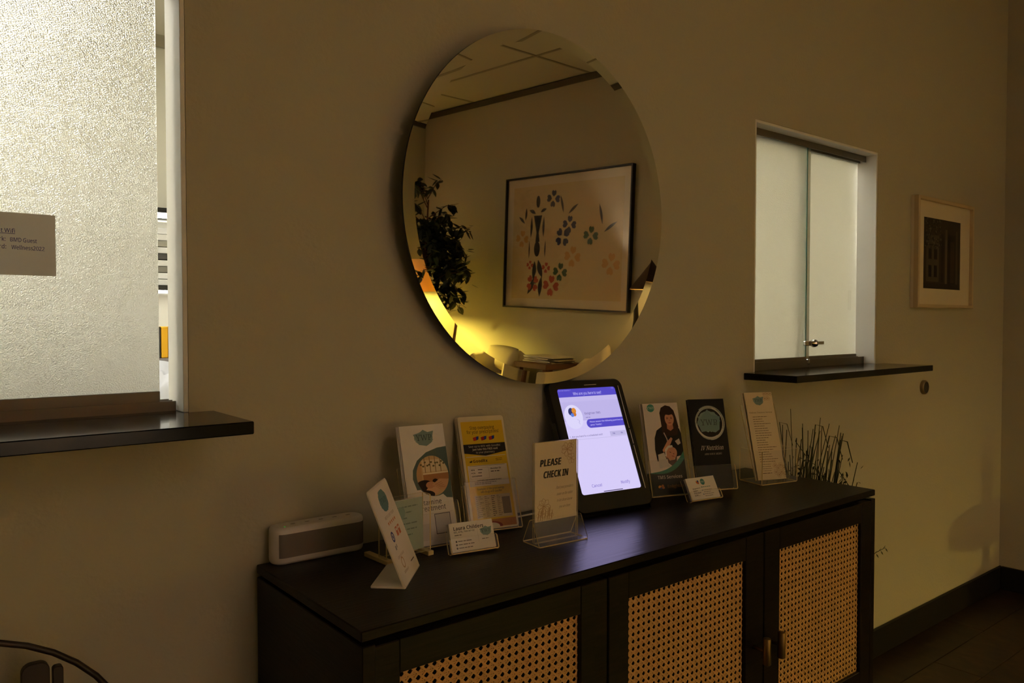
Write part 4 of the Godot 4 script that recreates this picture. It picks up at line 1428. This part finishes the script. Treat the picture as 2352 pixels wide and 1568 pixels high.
func build_speaker() -> void:
	var s := thing("speaker", "white rounded bar speaker with a grey mesh front at the sideboard's left end", "speaker", Transform3D(Basis(Vector3.UP, deg_to_rad(-1.0)), Vector3(0.5995, TOP, 0.027)))
	var w := 0.172
	var h := 0.0635
	var d := 0.046
	# body: rounded in plan, softened top and bottom
	var g := G.new()
	g.xf = Transform3D(Basis(Vector3.RIGHT, Vector3.BACK, Vector3.DOWN), Vector3(0, 0, 0))
	g.xf = Transform3D(Basis(Vector3.RIGHT, Vector3.FORWARD, Vector3.UP), Vector3.ZERO)
	var outs := []
	for e in [[0.0, 0.006], [0.0015, 0.0022], [0.005, 0.0004], [0.009, 0.0], [h - 0.009, 0.0], [h - 0.005, 0.0004], [h - 0.0015, 0.0022], [h, 0.006]]:
		outs.append([rrect(w - 2 * e[1], d - 2 * e[1], 0.021 - e[1], 10), e[0]])
	for i in outs.size() - 1:
		g.sm(5)
		var pa: PackedVector2Array = outs[i][0]
		var pb: PackedVector2Array = outs[i + 1][0]
		for k in pa.size():
			var j := (k + 1) % pa.size()
			g.quad(Vector3(pa[k].x, pa[k].y, outs[i][1]), Vector3(pa[j].x, pa[j].y, outs[i][1]), Vector3(pb[j].x, pb[j].y, outs[i + 1][1]), Vector3(pb[k].x, pb[k].y, outs[i + 1][1]))
	g.sm(-1)
	g.cap(outs[0][0], 0.0, false)
	g.cap(outs[-1][0], h, true)
	obj("body", g, M.white_plastic, s)
	# grille: a band round the front
	g = G.new()
	var pl := rrect(w + 0.0008, d + 0.0008, 0.0214, 10)
	g.sm(6)
	for k in pl.size():
		var j := (k + 1) % pl.size()
		var p: Vector2 = pl[k]
		var q: Vector2 = pl[j]
		if p.y < -0.004 + 0.03 and q.y < 0.026 and p.y < 0.0 and q.y < 0.0 and maxf(p.x, q.x) < w / 2 + 1 and minf(p.x, q.x) > -w / 2 + 0.006:
			var yb := 0.0125
			var yt := h - 0.0105
			g.quad(Vector3(p.x, yb, -p.y), Vector3(q.x, yb, -q.y), Vector3(q.x, yt, -q.y), Vector3(p.x, yt, -p.y))
	g.sm(-1)
	obj("grille", g, M.mesh_grey, s)
	for k in 5:
		var b := G.new()
		b.prism(rrect(0.0085, 0.0042, 0.002, 4), 0.0, 0.0005, 0.0002)
		obj("button", b, mat(C8(170, 162, 150), 0.5), s, Transform3D(Basis(Vector3.RIGHT, Vector3.FORWARD, Vector3.UP), Vector3(-0.045 + k * 0.026, h - 0.0001, 0.0)))
	var l := G.new()
	l.lathe([Vector2(0.0016, 0), Vector2(0.0013, 0.0006), Vector2(0, 0.0009)], 12)
	obj("status_light", l, glow(Color(0.2, 1.0, 0.3), 0.6), s, Transform3D(Basis(), Vector3(-0.064, h - 0.0002, 0.011)))

func build_grass() -> void:
	var r := RandomNumberGenerator.new()
	r.seed = 77
	var p := thing("potted_grass", "tall artificial grass plant standing against the wall past the sideboard's right end", "plant", Transform3D(Basis(), Vector3(2.03, 0, 0.118)))
	var g := G.new()
	g.lathe([Vector2(0, 0), Vector2(0.075, 0), Vector2(0.098, 0.26), Vector2(0.1, 0.30), Vector2(0.092, 0.30), Vector2(0.09, 0.27), Vector2(0, 0.27)], 36)
	obj("pot", g, mat(C8(58, 50, 42), 0.6), p)
	# blades: (lean in x, height, lean in z, kink)
	for k in 96:
		var t := r.randf()
		var bx0 := r.randf_range(-0.075, 0.08)
		var bz0 := r.randf_range(-0.06, 0.06)
		var top := Vector3(bx0 * 2.2 + r.randf_range(-0.06, 0.14), lerpf(0.70, 0.925, pow(t, 0.7)), clampf(bz0 + r.randf_range(-0.04, 0.06), -0.10, 0.10))
		top.x = clampf(top.x, -0.08, 0.27)
		if top.x > 0.16:
			top.y *= 0.92
			top.z = minf(top.z, 0.02)
		if k > 60:
			top.y = lerpf(0.66, 0.80, r.randf())
		var b := blade(Vector3(bx0, 0.26, bz0), top, r.randf_range(0.0022, 0.0042), r.randf_range(-0.02, 0.02), k % 7 == 3, r)
		obj("blade", b, M.grass[k % 3], p)
	# short leafy sprigs low among the blades
	var f := G.new()
	for k in 44:
		var at := Vector3(r.randf_range(-0.10, 0.13), r.randf_range(0.58, 0.70), r.randf_range(-0.08, 0.10))
		var st := Vector3(at.x * 0.6, 0.27, at.z * 0.6)
		f.tube([st, st.lerp(at, 0.6) + Vector3(0.004, 0, 0), at + Vector3(0, 0.13 * r.randf(), 0)], [0.0014, 0.0012, 0.0008], 5)
		for j in 12:
			var q := at + Vector3(r.randf_range(-0.016, 0.016), r.randf_range(-0.10, 0.12), r.randf_range(-0.014, 0.014))
			var d := Vector3(r.randf_range(-1, 1), r.randf_range(0.2, 1.2), r.randf_range(-1, 1)).normalized() * r.randf_range(0.012, 0.022)
			var s := d.cross(Vector3(r.randf(), 0.2, r.randf())).normalized() * 0.0035
			f.face([q, q + d * 0.5 + s, q + d, q + d * 0.5 - s])
	var fo := obj("sprigs", f, M.grass[1], p)
	tag(fo, "", "", "", "stuff")
	# one thin sprig that leans out past the sideboard's front
	var sp := G.new()
	var pts := []
	for k in 8:
		var t := k / 7.0
		pts.append(Vector3(0.04 + 0.262 * t, 0.29 + 0.38 * t - 0.17 * t * t, 0.03 + 0.062 * t))
	sp.tube(pts, [0.0016, 0.0016, 0.0015, 0.0014, 0.0012, 0.001, 0.001, 0.0008], 6)
	for k in 9:
		var q: Vector3 = pts[5].lerp(pts[7], k / 8.0)
		var d := Vector3(0.004, 0.013 * (1 if k % 2 else -1), 0.006)
		sp.face([q, q + d * 0.5 + Vector3(0.004, 0, 0), q + d, q + d * 0.5 - Vector3(0.004, 0, 0)])
	obj("leaning_sprig", sp, M.grass[1], p)

func blade(a: Vector3, b: Vector3, w: float, bow: float, kink: bool, r: RandomNumberGenerator) -> G:
	var g := G.new()
	var pts := []
	var n := 7
	for i in n:
		var t := i / float(n - 1)
		pts.append(a.lerp(b, t) + Vector3(bow * sin(PI * t), 0, 0) - Vector3((b.x - a.x) * 0.25 * sin(PI * t), 0, 0))
	if kink:
		pts.append(b + Vector3(0.022 * signf(r.randf() - 0.3), -0.006, 0.01))
		pts.append(b + Vector3(0.05 * signf(r.randf() - 0.2), -0.07, 0.012))
	var radii := []
	for i in pts.size():
		radii.append(w * (1.0 - 0.75 * i / pts.size()))
	g.tube(pts, radii, 5)
	return g

func build_left_chair() -> void:
	# hoop-backed chair whose back just enters the frame at the lower left
	var c := thing("hoop_chair", "dark hoop-backed chair with upright slats left of the sideboard under the large window", "chair", Transform3D(Basis(Vector3.UP, 0.0), Vector3(0.045, 0, 0.0)))
	var hoop := G.new()
	var pts := []
	for i in 29:
		var t := lerpf(-0.5, PI + 0.5, i / 28.0)
		pts.append(Vector3(0.245 * cos(t), 0.515 + 0.242 * sin(t), 0.075 - 0.0 * sin(t)))
	hoop.tube(pts, [0.0044], 10)
	obj("back_hoop", hoop, M.dark_wood, c)
	for k in 5:
		var x: float = [-0.1415, -0.1145, 0.0, 0.1145, 0.1415][k]
		var w: float = [0.013, 0.034, 0.05, 0.034, 0.013][k]
		var top: float = [0.697, 0.708, 0.73, 0.708, 0.697][k]
		var g := G.new()
		g.prism(rrect(w, top - 0.44, w * 0.36, 6, (top + 0.44) / 2), -0.006, 0.006, 0.001)
		obj("slat", g, M.dark_wood, c, Transform3D(Basis(), Vector3(x, 0, 0.075)))
	var s := G.new()
	s.xf = Transform3D(Basis(Vector3.RIGHT, Vector3.FORWARD, Vector3.UP), Vector3(0, 0.41, 0.29))
	s.prism(rrect(0.46, 0.44, 0.09, 8), 0.0, 0.04, 0.008)
	obj("seat", s, M.dark_wood, c)
	for k in 4:
		var lx := 0.17 * (1 if k % 2 else -1)
		var lz := 0.11 if k < 2 else 0.46
		var l := G.new()
		l.tube([Vector3(lx * 1.12, 0, lz), Vector3(lx, 0.415, lz)], [0.012, 0.017], 12)
		obj("leg", l, M.dark_wood, c)

func build_far_side() -> void:
	# what the mirror shows: print, ficus, lamps, chairs along the right-hand wall
	var warm := Color(1.0, 0.88, 0.6)
	var zc := 2.62
	var yc := 1.605
	var aw := 1.20
	var ah := 0.94
	var wall := Transform3D(Basis(Vector3.FORWARD, Vector3.UP, Vector3.LEFT) , Vector3(XR, yc, zc))
	wall = Transform3D(Basis(Vector3.BACK, Vector3.UP, Vector3.LEFT), Vector3(XR, yc, zc))
	var a := thing("framed_print", "large black-framed botanical cut-paper print seen in the mirror", "picture", wall)
	var g := G.new()
	g.prism(rrect(aw - 0.01, ah - 0.01, 0.001, 2), 0.001, 0.012)
	obj("backing", g, M.inside, a)
	var o := rrect(aw, ah, 0.001, 2)
	var i := rrect(aw - 0.022, ah - 0.022, 0.001, 2)
	g = G.new()
	g.rim(o, o, 0.001, 0.034)
	g.rim(o, i, 0.034, 0.034)
	g.rim(i, i, 0.034, 0.013)
	obj("frame", g, M.black_plastic, a)
	g = G.new()
	g.cap(rrect(aw - 0.02, ah - 0.02, 0.001, 2), 0.0135, true)
	obj("mat", g, M.cream, a)
	g = G.new()
	var pw := aw - 0.15
	var ph := ah - 0.14
	g.cap(PackedVector2Array([Vector2(pw / 2, ph / 2), Vector2(-pw / 2, ph / 2), Vector2(-pw / 2, -ph / 2), Vector2(pw / 2, -ph / 2)]), 0.0145, true, Rect2(-pw / 2, -ph / 2, pw, ph))
	obj("print", g, printed(print_art().tex(), 0.5), a)
	g = G.new()
	g.box(Vector3(0, 0, 0.019), Vector3(aw - 0.022, ah - 0.022, 0.002))
	obj("glazing", g, clear(0.02), a)
	# lamps
	corner_lamp(Vector3(3.20, 0, 3.98), warm, FLOOR_LAMP, "corner floor lamp with a yellow drum shade glowing behind the ficus", Color(1.0, 0.89, 0.42))
	floor_lamp(Vector3(0.85, 0, 3.95), warm, ROOM_LAMP, "floor lamp with a yellow drum shade at the far wall facing the sideboard", ROOM_TINT, true)
	table_lamp(Vector3(3.5, 0, 1.50), warm)
	ficus(Vector3(3.31, 0, 3.53))
	arm_chair("cream barrel armchair against the right-hand wall nearest the mirror", Vector3(3.50, 0, 2.10), -90.0, 0.0)
	arm_chair("cream barrel armchair in the corner beside the ficus", Vector3(3.50, 0, 3.06), -90.0, 0.0)
	var cu := G.new()
	cu.sm(7)
	var n := 14
	for s in [1.0, -1.0]:
		for u in n:
			for v in n:
				var q := []
				for d in [Vector2(0, 0), Vector2(1, 0), Vector2(1, 1), Vector2(0, 1)]:
					var x: float = (u + d.x) / n * 2 - 1
					var y: float = (v + d.y) / n * 2 - 1
					var e: float = 0.075 * pow(maxf(0.0, (1 - x * x) * (1 - y * y)), 0.45)
					q.append(Vector3(x * 0.21 * (1 - 0.06 * y * y), y * 0.21 * (1 - 0.06 * x * x), e * s))
				if s > 0: cu.face(q)
				else: cu.face([q[3], q[2], q[1], q[0]])
	var cus := obj("cushion", cu, mat(C8(206, 192, 150), 0.85), self, Transform3D(Basis(Vector3.UP, deg_to_rad(-80)) * Basis(Vector3.RIGHT, deg_to_rad(-14)), Vector3(3.60, 0.66, 3.03)))
	tag(cus, "pale square cushion propped on the corner armchair, seen at the mirror's bottom", "cushion")
	var t := thing("side_table", "narrow brown wooden table between the armchairs carrying magazines", "table", Transform3D(Basis(), Vector3(3.64, 0, 2.56)))
	bx("top", Vector3(0, 0.765, 0), Vector3(0.34, 0.035, 0.31), M.brown_wood, t, 0.003)
	bx("shelf", Vector3(0, 0.25, 0), Vector3(0.30, 0.02, 0.27), M.brown_wood, t, 0.002)
	for sx in [-0.14, 0.14]:
		for sz in [-0.125, 0.125]:
			bx("leg", Vector3(sx, 0.374, sz), Vector3(0.035, 0.748, 0.035), M.brown_wood, t, 0.003)
	for k in 5:
		var m := thing("magazine", ["pale magazine lying at the bottom of the pile on the wooden table", "second magazine up in the pile on the wooden table", "middle magazine of the pile on the wooden table", "fourth magazine up in the pile on the wooden table", "topmost pale magazine on the wooden table in the mirror"][k], "magazine", Transform3D(Basis(Vector3.UP, 0.2 * sin(k * 2.4)), Vector3(3.65, 0.7830 + k * 0.0085, 2.56 + 0.008 * cos(k * 1.9))), "magazines on the wooden table")
		bx("cover", Vector3(0, 0.004, 0), Vector3(0.21, 0.0072, 0.28), mat([C8(180, 164, 130), C8(90, 76, 60), C8(196, 180, 146), C8(70, 60, 52), C8(214, 200, 168)][k], 0.4), m, 0.001)
		bx("pages", Vector3(-0.001, 0.004, 0), Vector3(0.2095, 0.005, 0.2795), M.paper, m)

func print_art() -> Canvas:
	var c := Canvas.new(1050, 800, C8(214, 192, 142), fonts)
	var dark := C8(40, 34, 38)
	var blue := C8(44, 48, 84)
	var green := C8(44, 84, 46)
	var red := C8(176, 72, 50)
	var ochre := C8(206, 160, 82)
	c.rect(0, 0, 1050, 800, C8(218, 196, 146))
	# a slender dark stem of cut shapes
	c.oval(258, 112, 20, 42, dark)
	c.leaf(Vector2(170, 168), Vector2(236, 196), 16, dark); c.leaf(Vector2(286, 188), Vector2(346, 166), 14, dark)
	c.poly([Vector2(218, 210), Vector2(302, 210), Vector2(272, 330), Vector2(282, 396), Vector2(240, 396), Vector2(248, 330)], dark)
	c.leaf(Vector2(196, 214), Vector2(190, 366), 14, dark); c.leaf(Vector2(322, 218), Vector2(320, 366), -14, dark)
	c.oval(258, 446, 30, 54, dark)
	c.leaf(Vector2(176, 386), Vector2(176, 516), 8, dark); c.leaf(Vector2(342, 386), Vector2(340, 510), -8, dark)
	c.leaf(Vector2(238, 530), Vector2(224, 664), 26, dark); c.leaf(Vector2(274, 522), Vector2(320, 650), -30, dark)
	c.leaf(Vector2(246, 640), Vector2(170, 770), 26, dark); c.leaf(Vector2(314, 640), Vector2(296, 786), -26, dark)
	c.leaf(Vector2(226, 628), Vector2(252, 700), 16, dark)
	# sprigs
	for q in [[60, 210, 124, 262], [138, 150, 130, 240], [478, 80, 512, 204], [560, 214, 650, 150], [840, 162, 872, 300], [888, 350, 1000, 286]]:
		c.leaf(Vector2(q[0], q[1]), Vector2(q[2], q[3]), 13, dark)
	# four-petalled flowers
	for q in [[410, 100, 62, 0], [510, 370, 70, 0], [572, 286, 62, 0], [772, 368, 64, 1], [496, 610, 66, 1], [410, 706, 76, 2], [222, 690, 64, 2], [100, 370, 64, 3], [610, 506, 74, 3], [956, 560, 76, 3], [190, 560, 34, 2], [356, 580, 40, 2]]:
		var col: Color = [blue, green, red, ochre][q[3]]
		for k in 4:
			var t: float = TAU * k / 4 + 0.785 * (1 if q[0] % 3 == 0 else 0) + 0.12
			var d := Vector2(cos(t), sin(t) * 0.92)
			var s := d.orthogonal()
			var o := Vector2(q[0], q[1])
			var f: float = q[2]
			c.poly([o + d * f * 0.24, o + d * f * 0.52 + s * f * 0.36, o + d * f * 0.86 + s * f * 0.40, o + d * f * 1.04 + s * f * 0.20, o + d * f * 0.90, o + d * f * 1.04 - s * f * 0.20, o + d * f * 0.86 - s * f * 0.40, o + d * f * 0.52 - s * f * 0.36], col)
	c.im.flip_x()
	return c

func corner_lamp(at: Vector3, warm: Color, e: float, label: String, tint: Color) -> void:
	var l := thing("corner_lamp", label, "lamp", Transform3D(Basis(), at))
	var g := G.new()
	g.lathe([Vector2(0, 0), Vector2(0.10, 0), Vector2(0.10, 0.012), Vector2(0.02, 0.03), Vector2(0, 0.03)], 36)
	obj("base", g, M.black_plastic, l)
	g = G.new()
	g.tube([Vector3(0, 0.02, 0), Vector3(0, 1.075, 0)], [0.011], 14)
	obj("pole", g, M.black_plastic, l)
	g = G.new()
	g.lathe([Vector2(0.165, 1.08), Vector2(0.140, 1.37), Vector2(0, 1.373)], 40)
	g.lathe([Vector2(0, 1.371), Vector2(0.138, 1.368), Vector2(0.163, 1.08)], 40)
	var sh := mat(C8(240, 206, 130), 0.8)
	sh.backlight_enabled = true
	sh.backlight = Color(0.36, 0.30, 0.18)
	obj("shade", g, sh, l)
	g = G.new()
	g.lathe([Vector2(0, 1.075), Vector2(0.02, 1.075), Vector2(0.032, 1.115), Vector2(0.024, 1.15), Vector2(0, 1.16)], 20)
	obj("bulb", g, glow(warm, 12.0), l)
	lamp("corner_lamp_light", at + Vector3(0, 1.118, 0), tint, e, 0.03)

func floor_lamp(at: Vector3, warm: Color, e: float, label: String, tint: Color, open := false) -> void:
	var l := thing("floor_lamp", label, "lamp", Transform3D(Basis(), at))
	var g := G.new()
	g.lathe([Vector2(0, 0), Vector2(0.12, 0), Vector2(0.12, 0.012), Vector2(0.02, 0.024), Vector2(0, 0.024)], 36)
	obj("base", g, M.black_plastic, l)
	g = G.new()
	g.tube([Vector3(0, 0.02, 0), Vector3(0, 1.13, 0)], [0.011], 14)
	obj("pole", g, M.black_plastic, l)
	g = G.new()
	g.sm(9)
	g.lathe([Vector2(0.175, 1.02), Vector2(0.150, 1.38), Vector2(0.149, 1.381) if open else Vector2(0, 1.383)], 40)
	g.lathe([Vector2(0.1485, 1.381) if open else Vector2(0, 1.381), Vector2(0.148, 1.378), Vector2(0.173, 1.02)], 40)
	var sh := mat(C8(240, 206, 130), 0.8)
	sh.backlight_enabled = true
	sh.backlight = Color(1.0, 0.86, 0.55)
	obj("shade", g, sh, l)
	g = G.new()
	g.lathe([Vector2(0, 1.15), Vector2(0.02, 1.15), Vector2(0.032, 1.19), Vector2(0.024, 1.225), Vector2(0, 1.235)], 20)
	obj("bulb", g, glow(warm, 12.0), l)
	lamp("floor_lamp_light", at + Vector3(0, 1.192, 0), tint, e, 0.03)

const FLOOR_LAMP := 2.6
const ROOM_LAMP := 6.0
const ROOM_TINT := Color(1.0, 0.905, 0.88)
const TABLE_LAMP := 0.075

func table_lamp(at: Vector3, warm: Color) -> void:
	var t := thing("lamp_table", "round dark table under the lamp with the brown cone shade", "table", Transform3D(Basis(), at))
	var g := G.new()
	g.lathe([Vector2(0, 0.60), Vector2(0.24, 0.60), Vector2(0.245, 0.605), Vector2(0.245, 0.62), Vector2(0.24, 0.625), Vector2(0, 0.625)], 40)
	obj("top", g, M.brown_wood, t)
	g = G.new()
	g.lathe([Vector2(0, 0), Vector2(0.18, 0), Vector2(0.18, 0.015), Vector2(0.03, 0.05), Vector2(0.025, 0.6)], 30)
	obj("pedestal", g, M.brown_wood, t)
	var l := thing("table_lamp", "table lamp with a dark brown cone shade at the mirror's right edge", "lamp", Transform3D(Basis(), at + Vector3(0, 0.6255, 0)))
	g = G.new()
	g.lathe([Vector2(0, 0), Vector2(0.065, 0), Vector2(0.066, 0.012), Vector2(0.03, 0.03), Vector2(0.042, 0.14), Vector2(0.045, 0.22), Vector2(0.032, 0.32), Vector2(0.018, 0.40), Vector2(0.012, 0.56), Vector2(0.011, 0.66)], 36)
	obj("base", g, M.dark_trim, l)
	g = G.new()
	g.lathe([Vector2(0.205, 0.655), Vector2(0.07, 0.835)], 40)
	obj("shade", g, mat(C8(70, 48, 34), 0.8), l)
	g = G.new()
	g.lathe([Vector2(0.068, 0.834), Vector2(0.203, 0.654)], 40)
	obj("shade_lining", g, mat(C8(236, 190, 110), 0.8), l)
	g = G.new()
	g.lathe([Vector2(0, 0.66), Vector2(0.02, 0.66), Vector2(0.032, 0.70), Vector2(0.024, 0.735), Vector2(0, 0.745)], 20)
	obj("bulb", g, glow(warm, 12.0), l)
	lamp("table_lamp_light", at + Vector3(0, 0.6255 + 0.702, 0), Color(1.0, 0.90, 0.62), TABLE_LAMP, 0.03)

func leaf_mesh(n := 5) -> ArrayMesh:
	var g := G.new()
	var pr := []
	for k in n:
		var t := k / float(n - 1)
		pr.append(Vector3(0.017 * pow(sin(PI * pow(t, 0.8)), 0.9), 0.062 * t, -0.012 * t * t))
	for k in n - 1:
		for s in [1.0, -1.0]:
			var a := Vector3(0, pr[k].y, pr[k].z)
			var b := Vector3(0, pr[k + 1].y, pr[k + 1].z)
			var p := Vector3(pr[k].x * s, pr[k].y, pr[k].z - pr[k].x * 0.25)
			var q := Vector3(pr[k + 1].x * s, pr[k + 1].y, pr[k + 1].z - pr[k + 1].x * 0.25)
			if s > 0: g.face([a, p, q, b])
			else: g.face([b, q, p, a])
	return g.done()

func ficus(at: Vector3) -> void:
	var f := thing("ficus", "dark green potted ficus tree in the corner seen at the mirror's left", "plant", Transform3D(Basis(), at))
	var g := G.new()
	g.lathe([Vector2(0, 0), Vector2(0.11, 0), Vector2(0.145, 0.28), Vector2(0.147, 0.32), Vector2(0.135, 0.32), Vector2(0.13, 0.29), Vector2(0, 0.29)], 36)
	obj("pot", g, M.brown_wood, f)
	g = G.new()
	g.tube([Vector3(0, 0.28, 0), Vector3(0.02, 0.6, 0.01), Vector3(-0.01, 1.0, 0), Vector3(0, 1.5, 0.01), Vector3(0.01, 1.9, 0)], [0.016, 0.014, 0.012, 0.01, 0.005], 10)
	obj("trunk", g, M.brown_wood, f)
	var r := RandomNumberGenerator.new()
	r.seed = 12
	var lm := leaf_mesh()
	var twigs := G.new()
	var spots := []
	for k in 70:   # twigs out from the trunk: dense in the middle, sparse above and hanging below
		var y0: float = r.randf_range(1.25, 1.62) if k < 46 else (r.randf_range(1.62, 1.95) if k < 60 else r.randf_range(1.2, 1.35))
		var t := r.randf() * TAU
		var reach: float = r.randf_range(0.22, 0.385) if k < 46 else (r.randf_range(0.10, 0.24) if k < 60 else r.randf_range(0.2, 0.34))
		var rise: float = r.randf_range(-0.12, 0.12) if k < 46 else (r.randf_range(0.02, 0.2) if k < 60 else r.randf_range(-0.2, -0.06))
		var a := Vector3(0, y0, 0)
		var m := Vector3(cos(t) * reach * 0.6, y0 + rise * 0.5 + 0.04, sin(t) * reach * 0.6)
		var b := Vector3(cos(t) * reach, y0 + rise, sin(t) * reach)
		twigs.tube([a, m, b], [0.004, 0.003, 0.0012], 5)
		for j in (34 if k < 46 else 9):
			var u := r.randf_range(0.3, 1.0)
			var p := a.lerp(m, u * 2) if u < 0.5 else m.lerp(b, u * 2 - 1)
			spots.append([k, p + Vector3(r.randfn(), r.randfn(), r.randfn()) * (0.02 if k < 46 else 0.006)])
	obj("twigs", twigs, M.brown_wood, f)
	var rest := []
	var n := 0
	for q in spots:
		var bs := Basis.from_euler(Vector3(r.randf_range(1.2, 3.4), r.randf() * TAU, r.randf_range(-0.5, 0.5))).scaled(Vector3.ONE * r.randf_range(0.95, 1.45))
		var tf := Transform3D(bs, q[1])
		if q[0] >= 46 or (n < 200 and q[1].length() > 0.0 and Vector2(q[1].x, q[1].z).length() > 0.33):
			n += 1
			mesh("leaf", lm, [M.leaf[n % 2]], f, tf)
		else:
			rest.append(tf)
	var mm := MultiMesh.new()
	mm.transform_format = MultiMesh.TRANSFORM_3D
	mm.mesh = lm
	mm.instance_count = rest.size()
	for k in rest.size():
		mm.set_instance_transform(k, rest[k])
	var mi := MultiMeshInstance3D.new()
	mi.name = "foliage"
	mi.multimesh = mm
	mi.material_override = M.leaf[0]
	f.add_child(mi)
	tag(mi, "", "", "", "stuff")

func arm_chair(label: String, at: Vector3, turn: float, lift: float) -> void:
	var c := thing("armchair", label, "chair", Transform3D(Basis(Vector3.UP, deg_to_rad(turn)), at), "cream barrel armchairs")
	var g := G.new()   # horseshoe back and arms, open towards local +z
	g.xf = Transform3D(Basis(Vector3.RIGHT, Vector3.FORWARD, Vector3.UP), Vector3.ZERO)
	var outer := []
	var inner := []
	for k in 25:
		var t := lerpf(-0.55, PI + 0.55, k / 24.0)
		outer.append(Vector2(cos(t) * 0.31, sin(t) * 0.295))
		inner.append(Vector2(cos(t) * 0.235, sin(t) * 0.22))
	g.sm(8)
	for k in 24:
		var h0 := 0.58 + 0.25 * clampf(sin(lerpf(-0.55, PI + 0.55, k / 24.0)) * 1.3, 0, 1)
		var h1 := 0.58 + 0.25 * clampf(sin(lerpf(-0.55, PI + 0.55, (k + 1) / 24.0)) * 1.3, 0, 1)
		var a: Vector2 = outer[k]
		var b: Vector2 = outer[k + 1]
		var p: Vector2 = inner[k]
		var q: Vector2 = inner[k + 1]
		g.quad(Vector3(a.x, a.y, 0.14), Vector3(b.x, b.y, 0.14), Vector3(b.x, b.y, h1 - 0.03), Vector3(a.x, a.y, h0 - 0.03))
		g.quad(Vector3(a.x, a.y, h0 - 0.03), Vector3(b.x, b.y, h1 - 0.03), Vector3((b.x + q.x) / 2, (b.y + q.y) / 2, h1), Vector3((a.x + p.x) / 2, (a.y + p.y) / 2, h0))
		g.quad(Vector3((a.x + p.x) / 2, (a.y + p.y) / 2, h0), Vector3((b.x + q.x) / 2, (b.y + q.y) / 2, h1), Vector3(q.x, q.y, h1 - 0.03), Vector3(p.x, p.y, h0 - 0.03))
		g.quad(Vector3(q.x, q.y, 0.14), Vector3(p.x, p.y, 0.14), Vector3(p.x, p.y, h0 - 0.03), Vector3(q.x, q.y, h1 - 0.03))
		g.quad(Vector3(b.x, b.y, 0.14), Vector3(a.x, a.y, 0.14), Vector3(p.x, p.y, 0.14), Vector3(q.x, q.y, 0.14))
	g.sm(-1)
	for k in [0, 24]:
		var a: Vector2 = outer[k]
		var p: Vector2 = inner[k]
		var pts := [Vector3(a.x, a.y, 0.14), Vector3(a.x, a.y, 0.55), Vector3((a.x + p.x) / 2, (a.y + p.y) / 2, 0.58), Vector3(p.x, p.y, 0.55), Vector3(p.x, p.y, 0.14)]
		if k == 24:
			pts.reverse()
		g.face(pts)
	obj("back", g, M.cream_fabric, c)
	g = G.new()
	g.xf = Transform3D(Basis(Vector3.RIGHT, Vector3.FORWARD, Vector3.UP), Vector3(0, 0.16, 0.05))
	g.prism(disc(0.235, 40, 0.23), 0.0, 0.26, 0.02, true)
	obj("seat", g, M.cream_fabric, c)
	for k in 4:
		var l := G.new()
		l.tube([Vector3(0.22 * (1 if k % 2 else -1), 0, 0.16 if k < 2 else -0.2), Vector3(0.2 * (1 if k % 2 else -1), 0.165, 0.14 if k < 2 else -0.18)], [0.011, 0.018], 10)
		obj("leg", l, M.dark_wood, c)
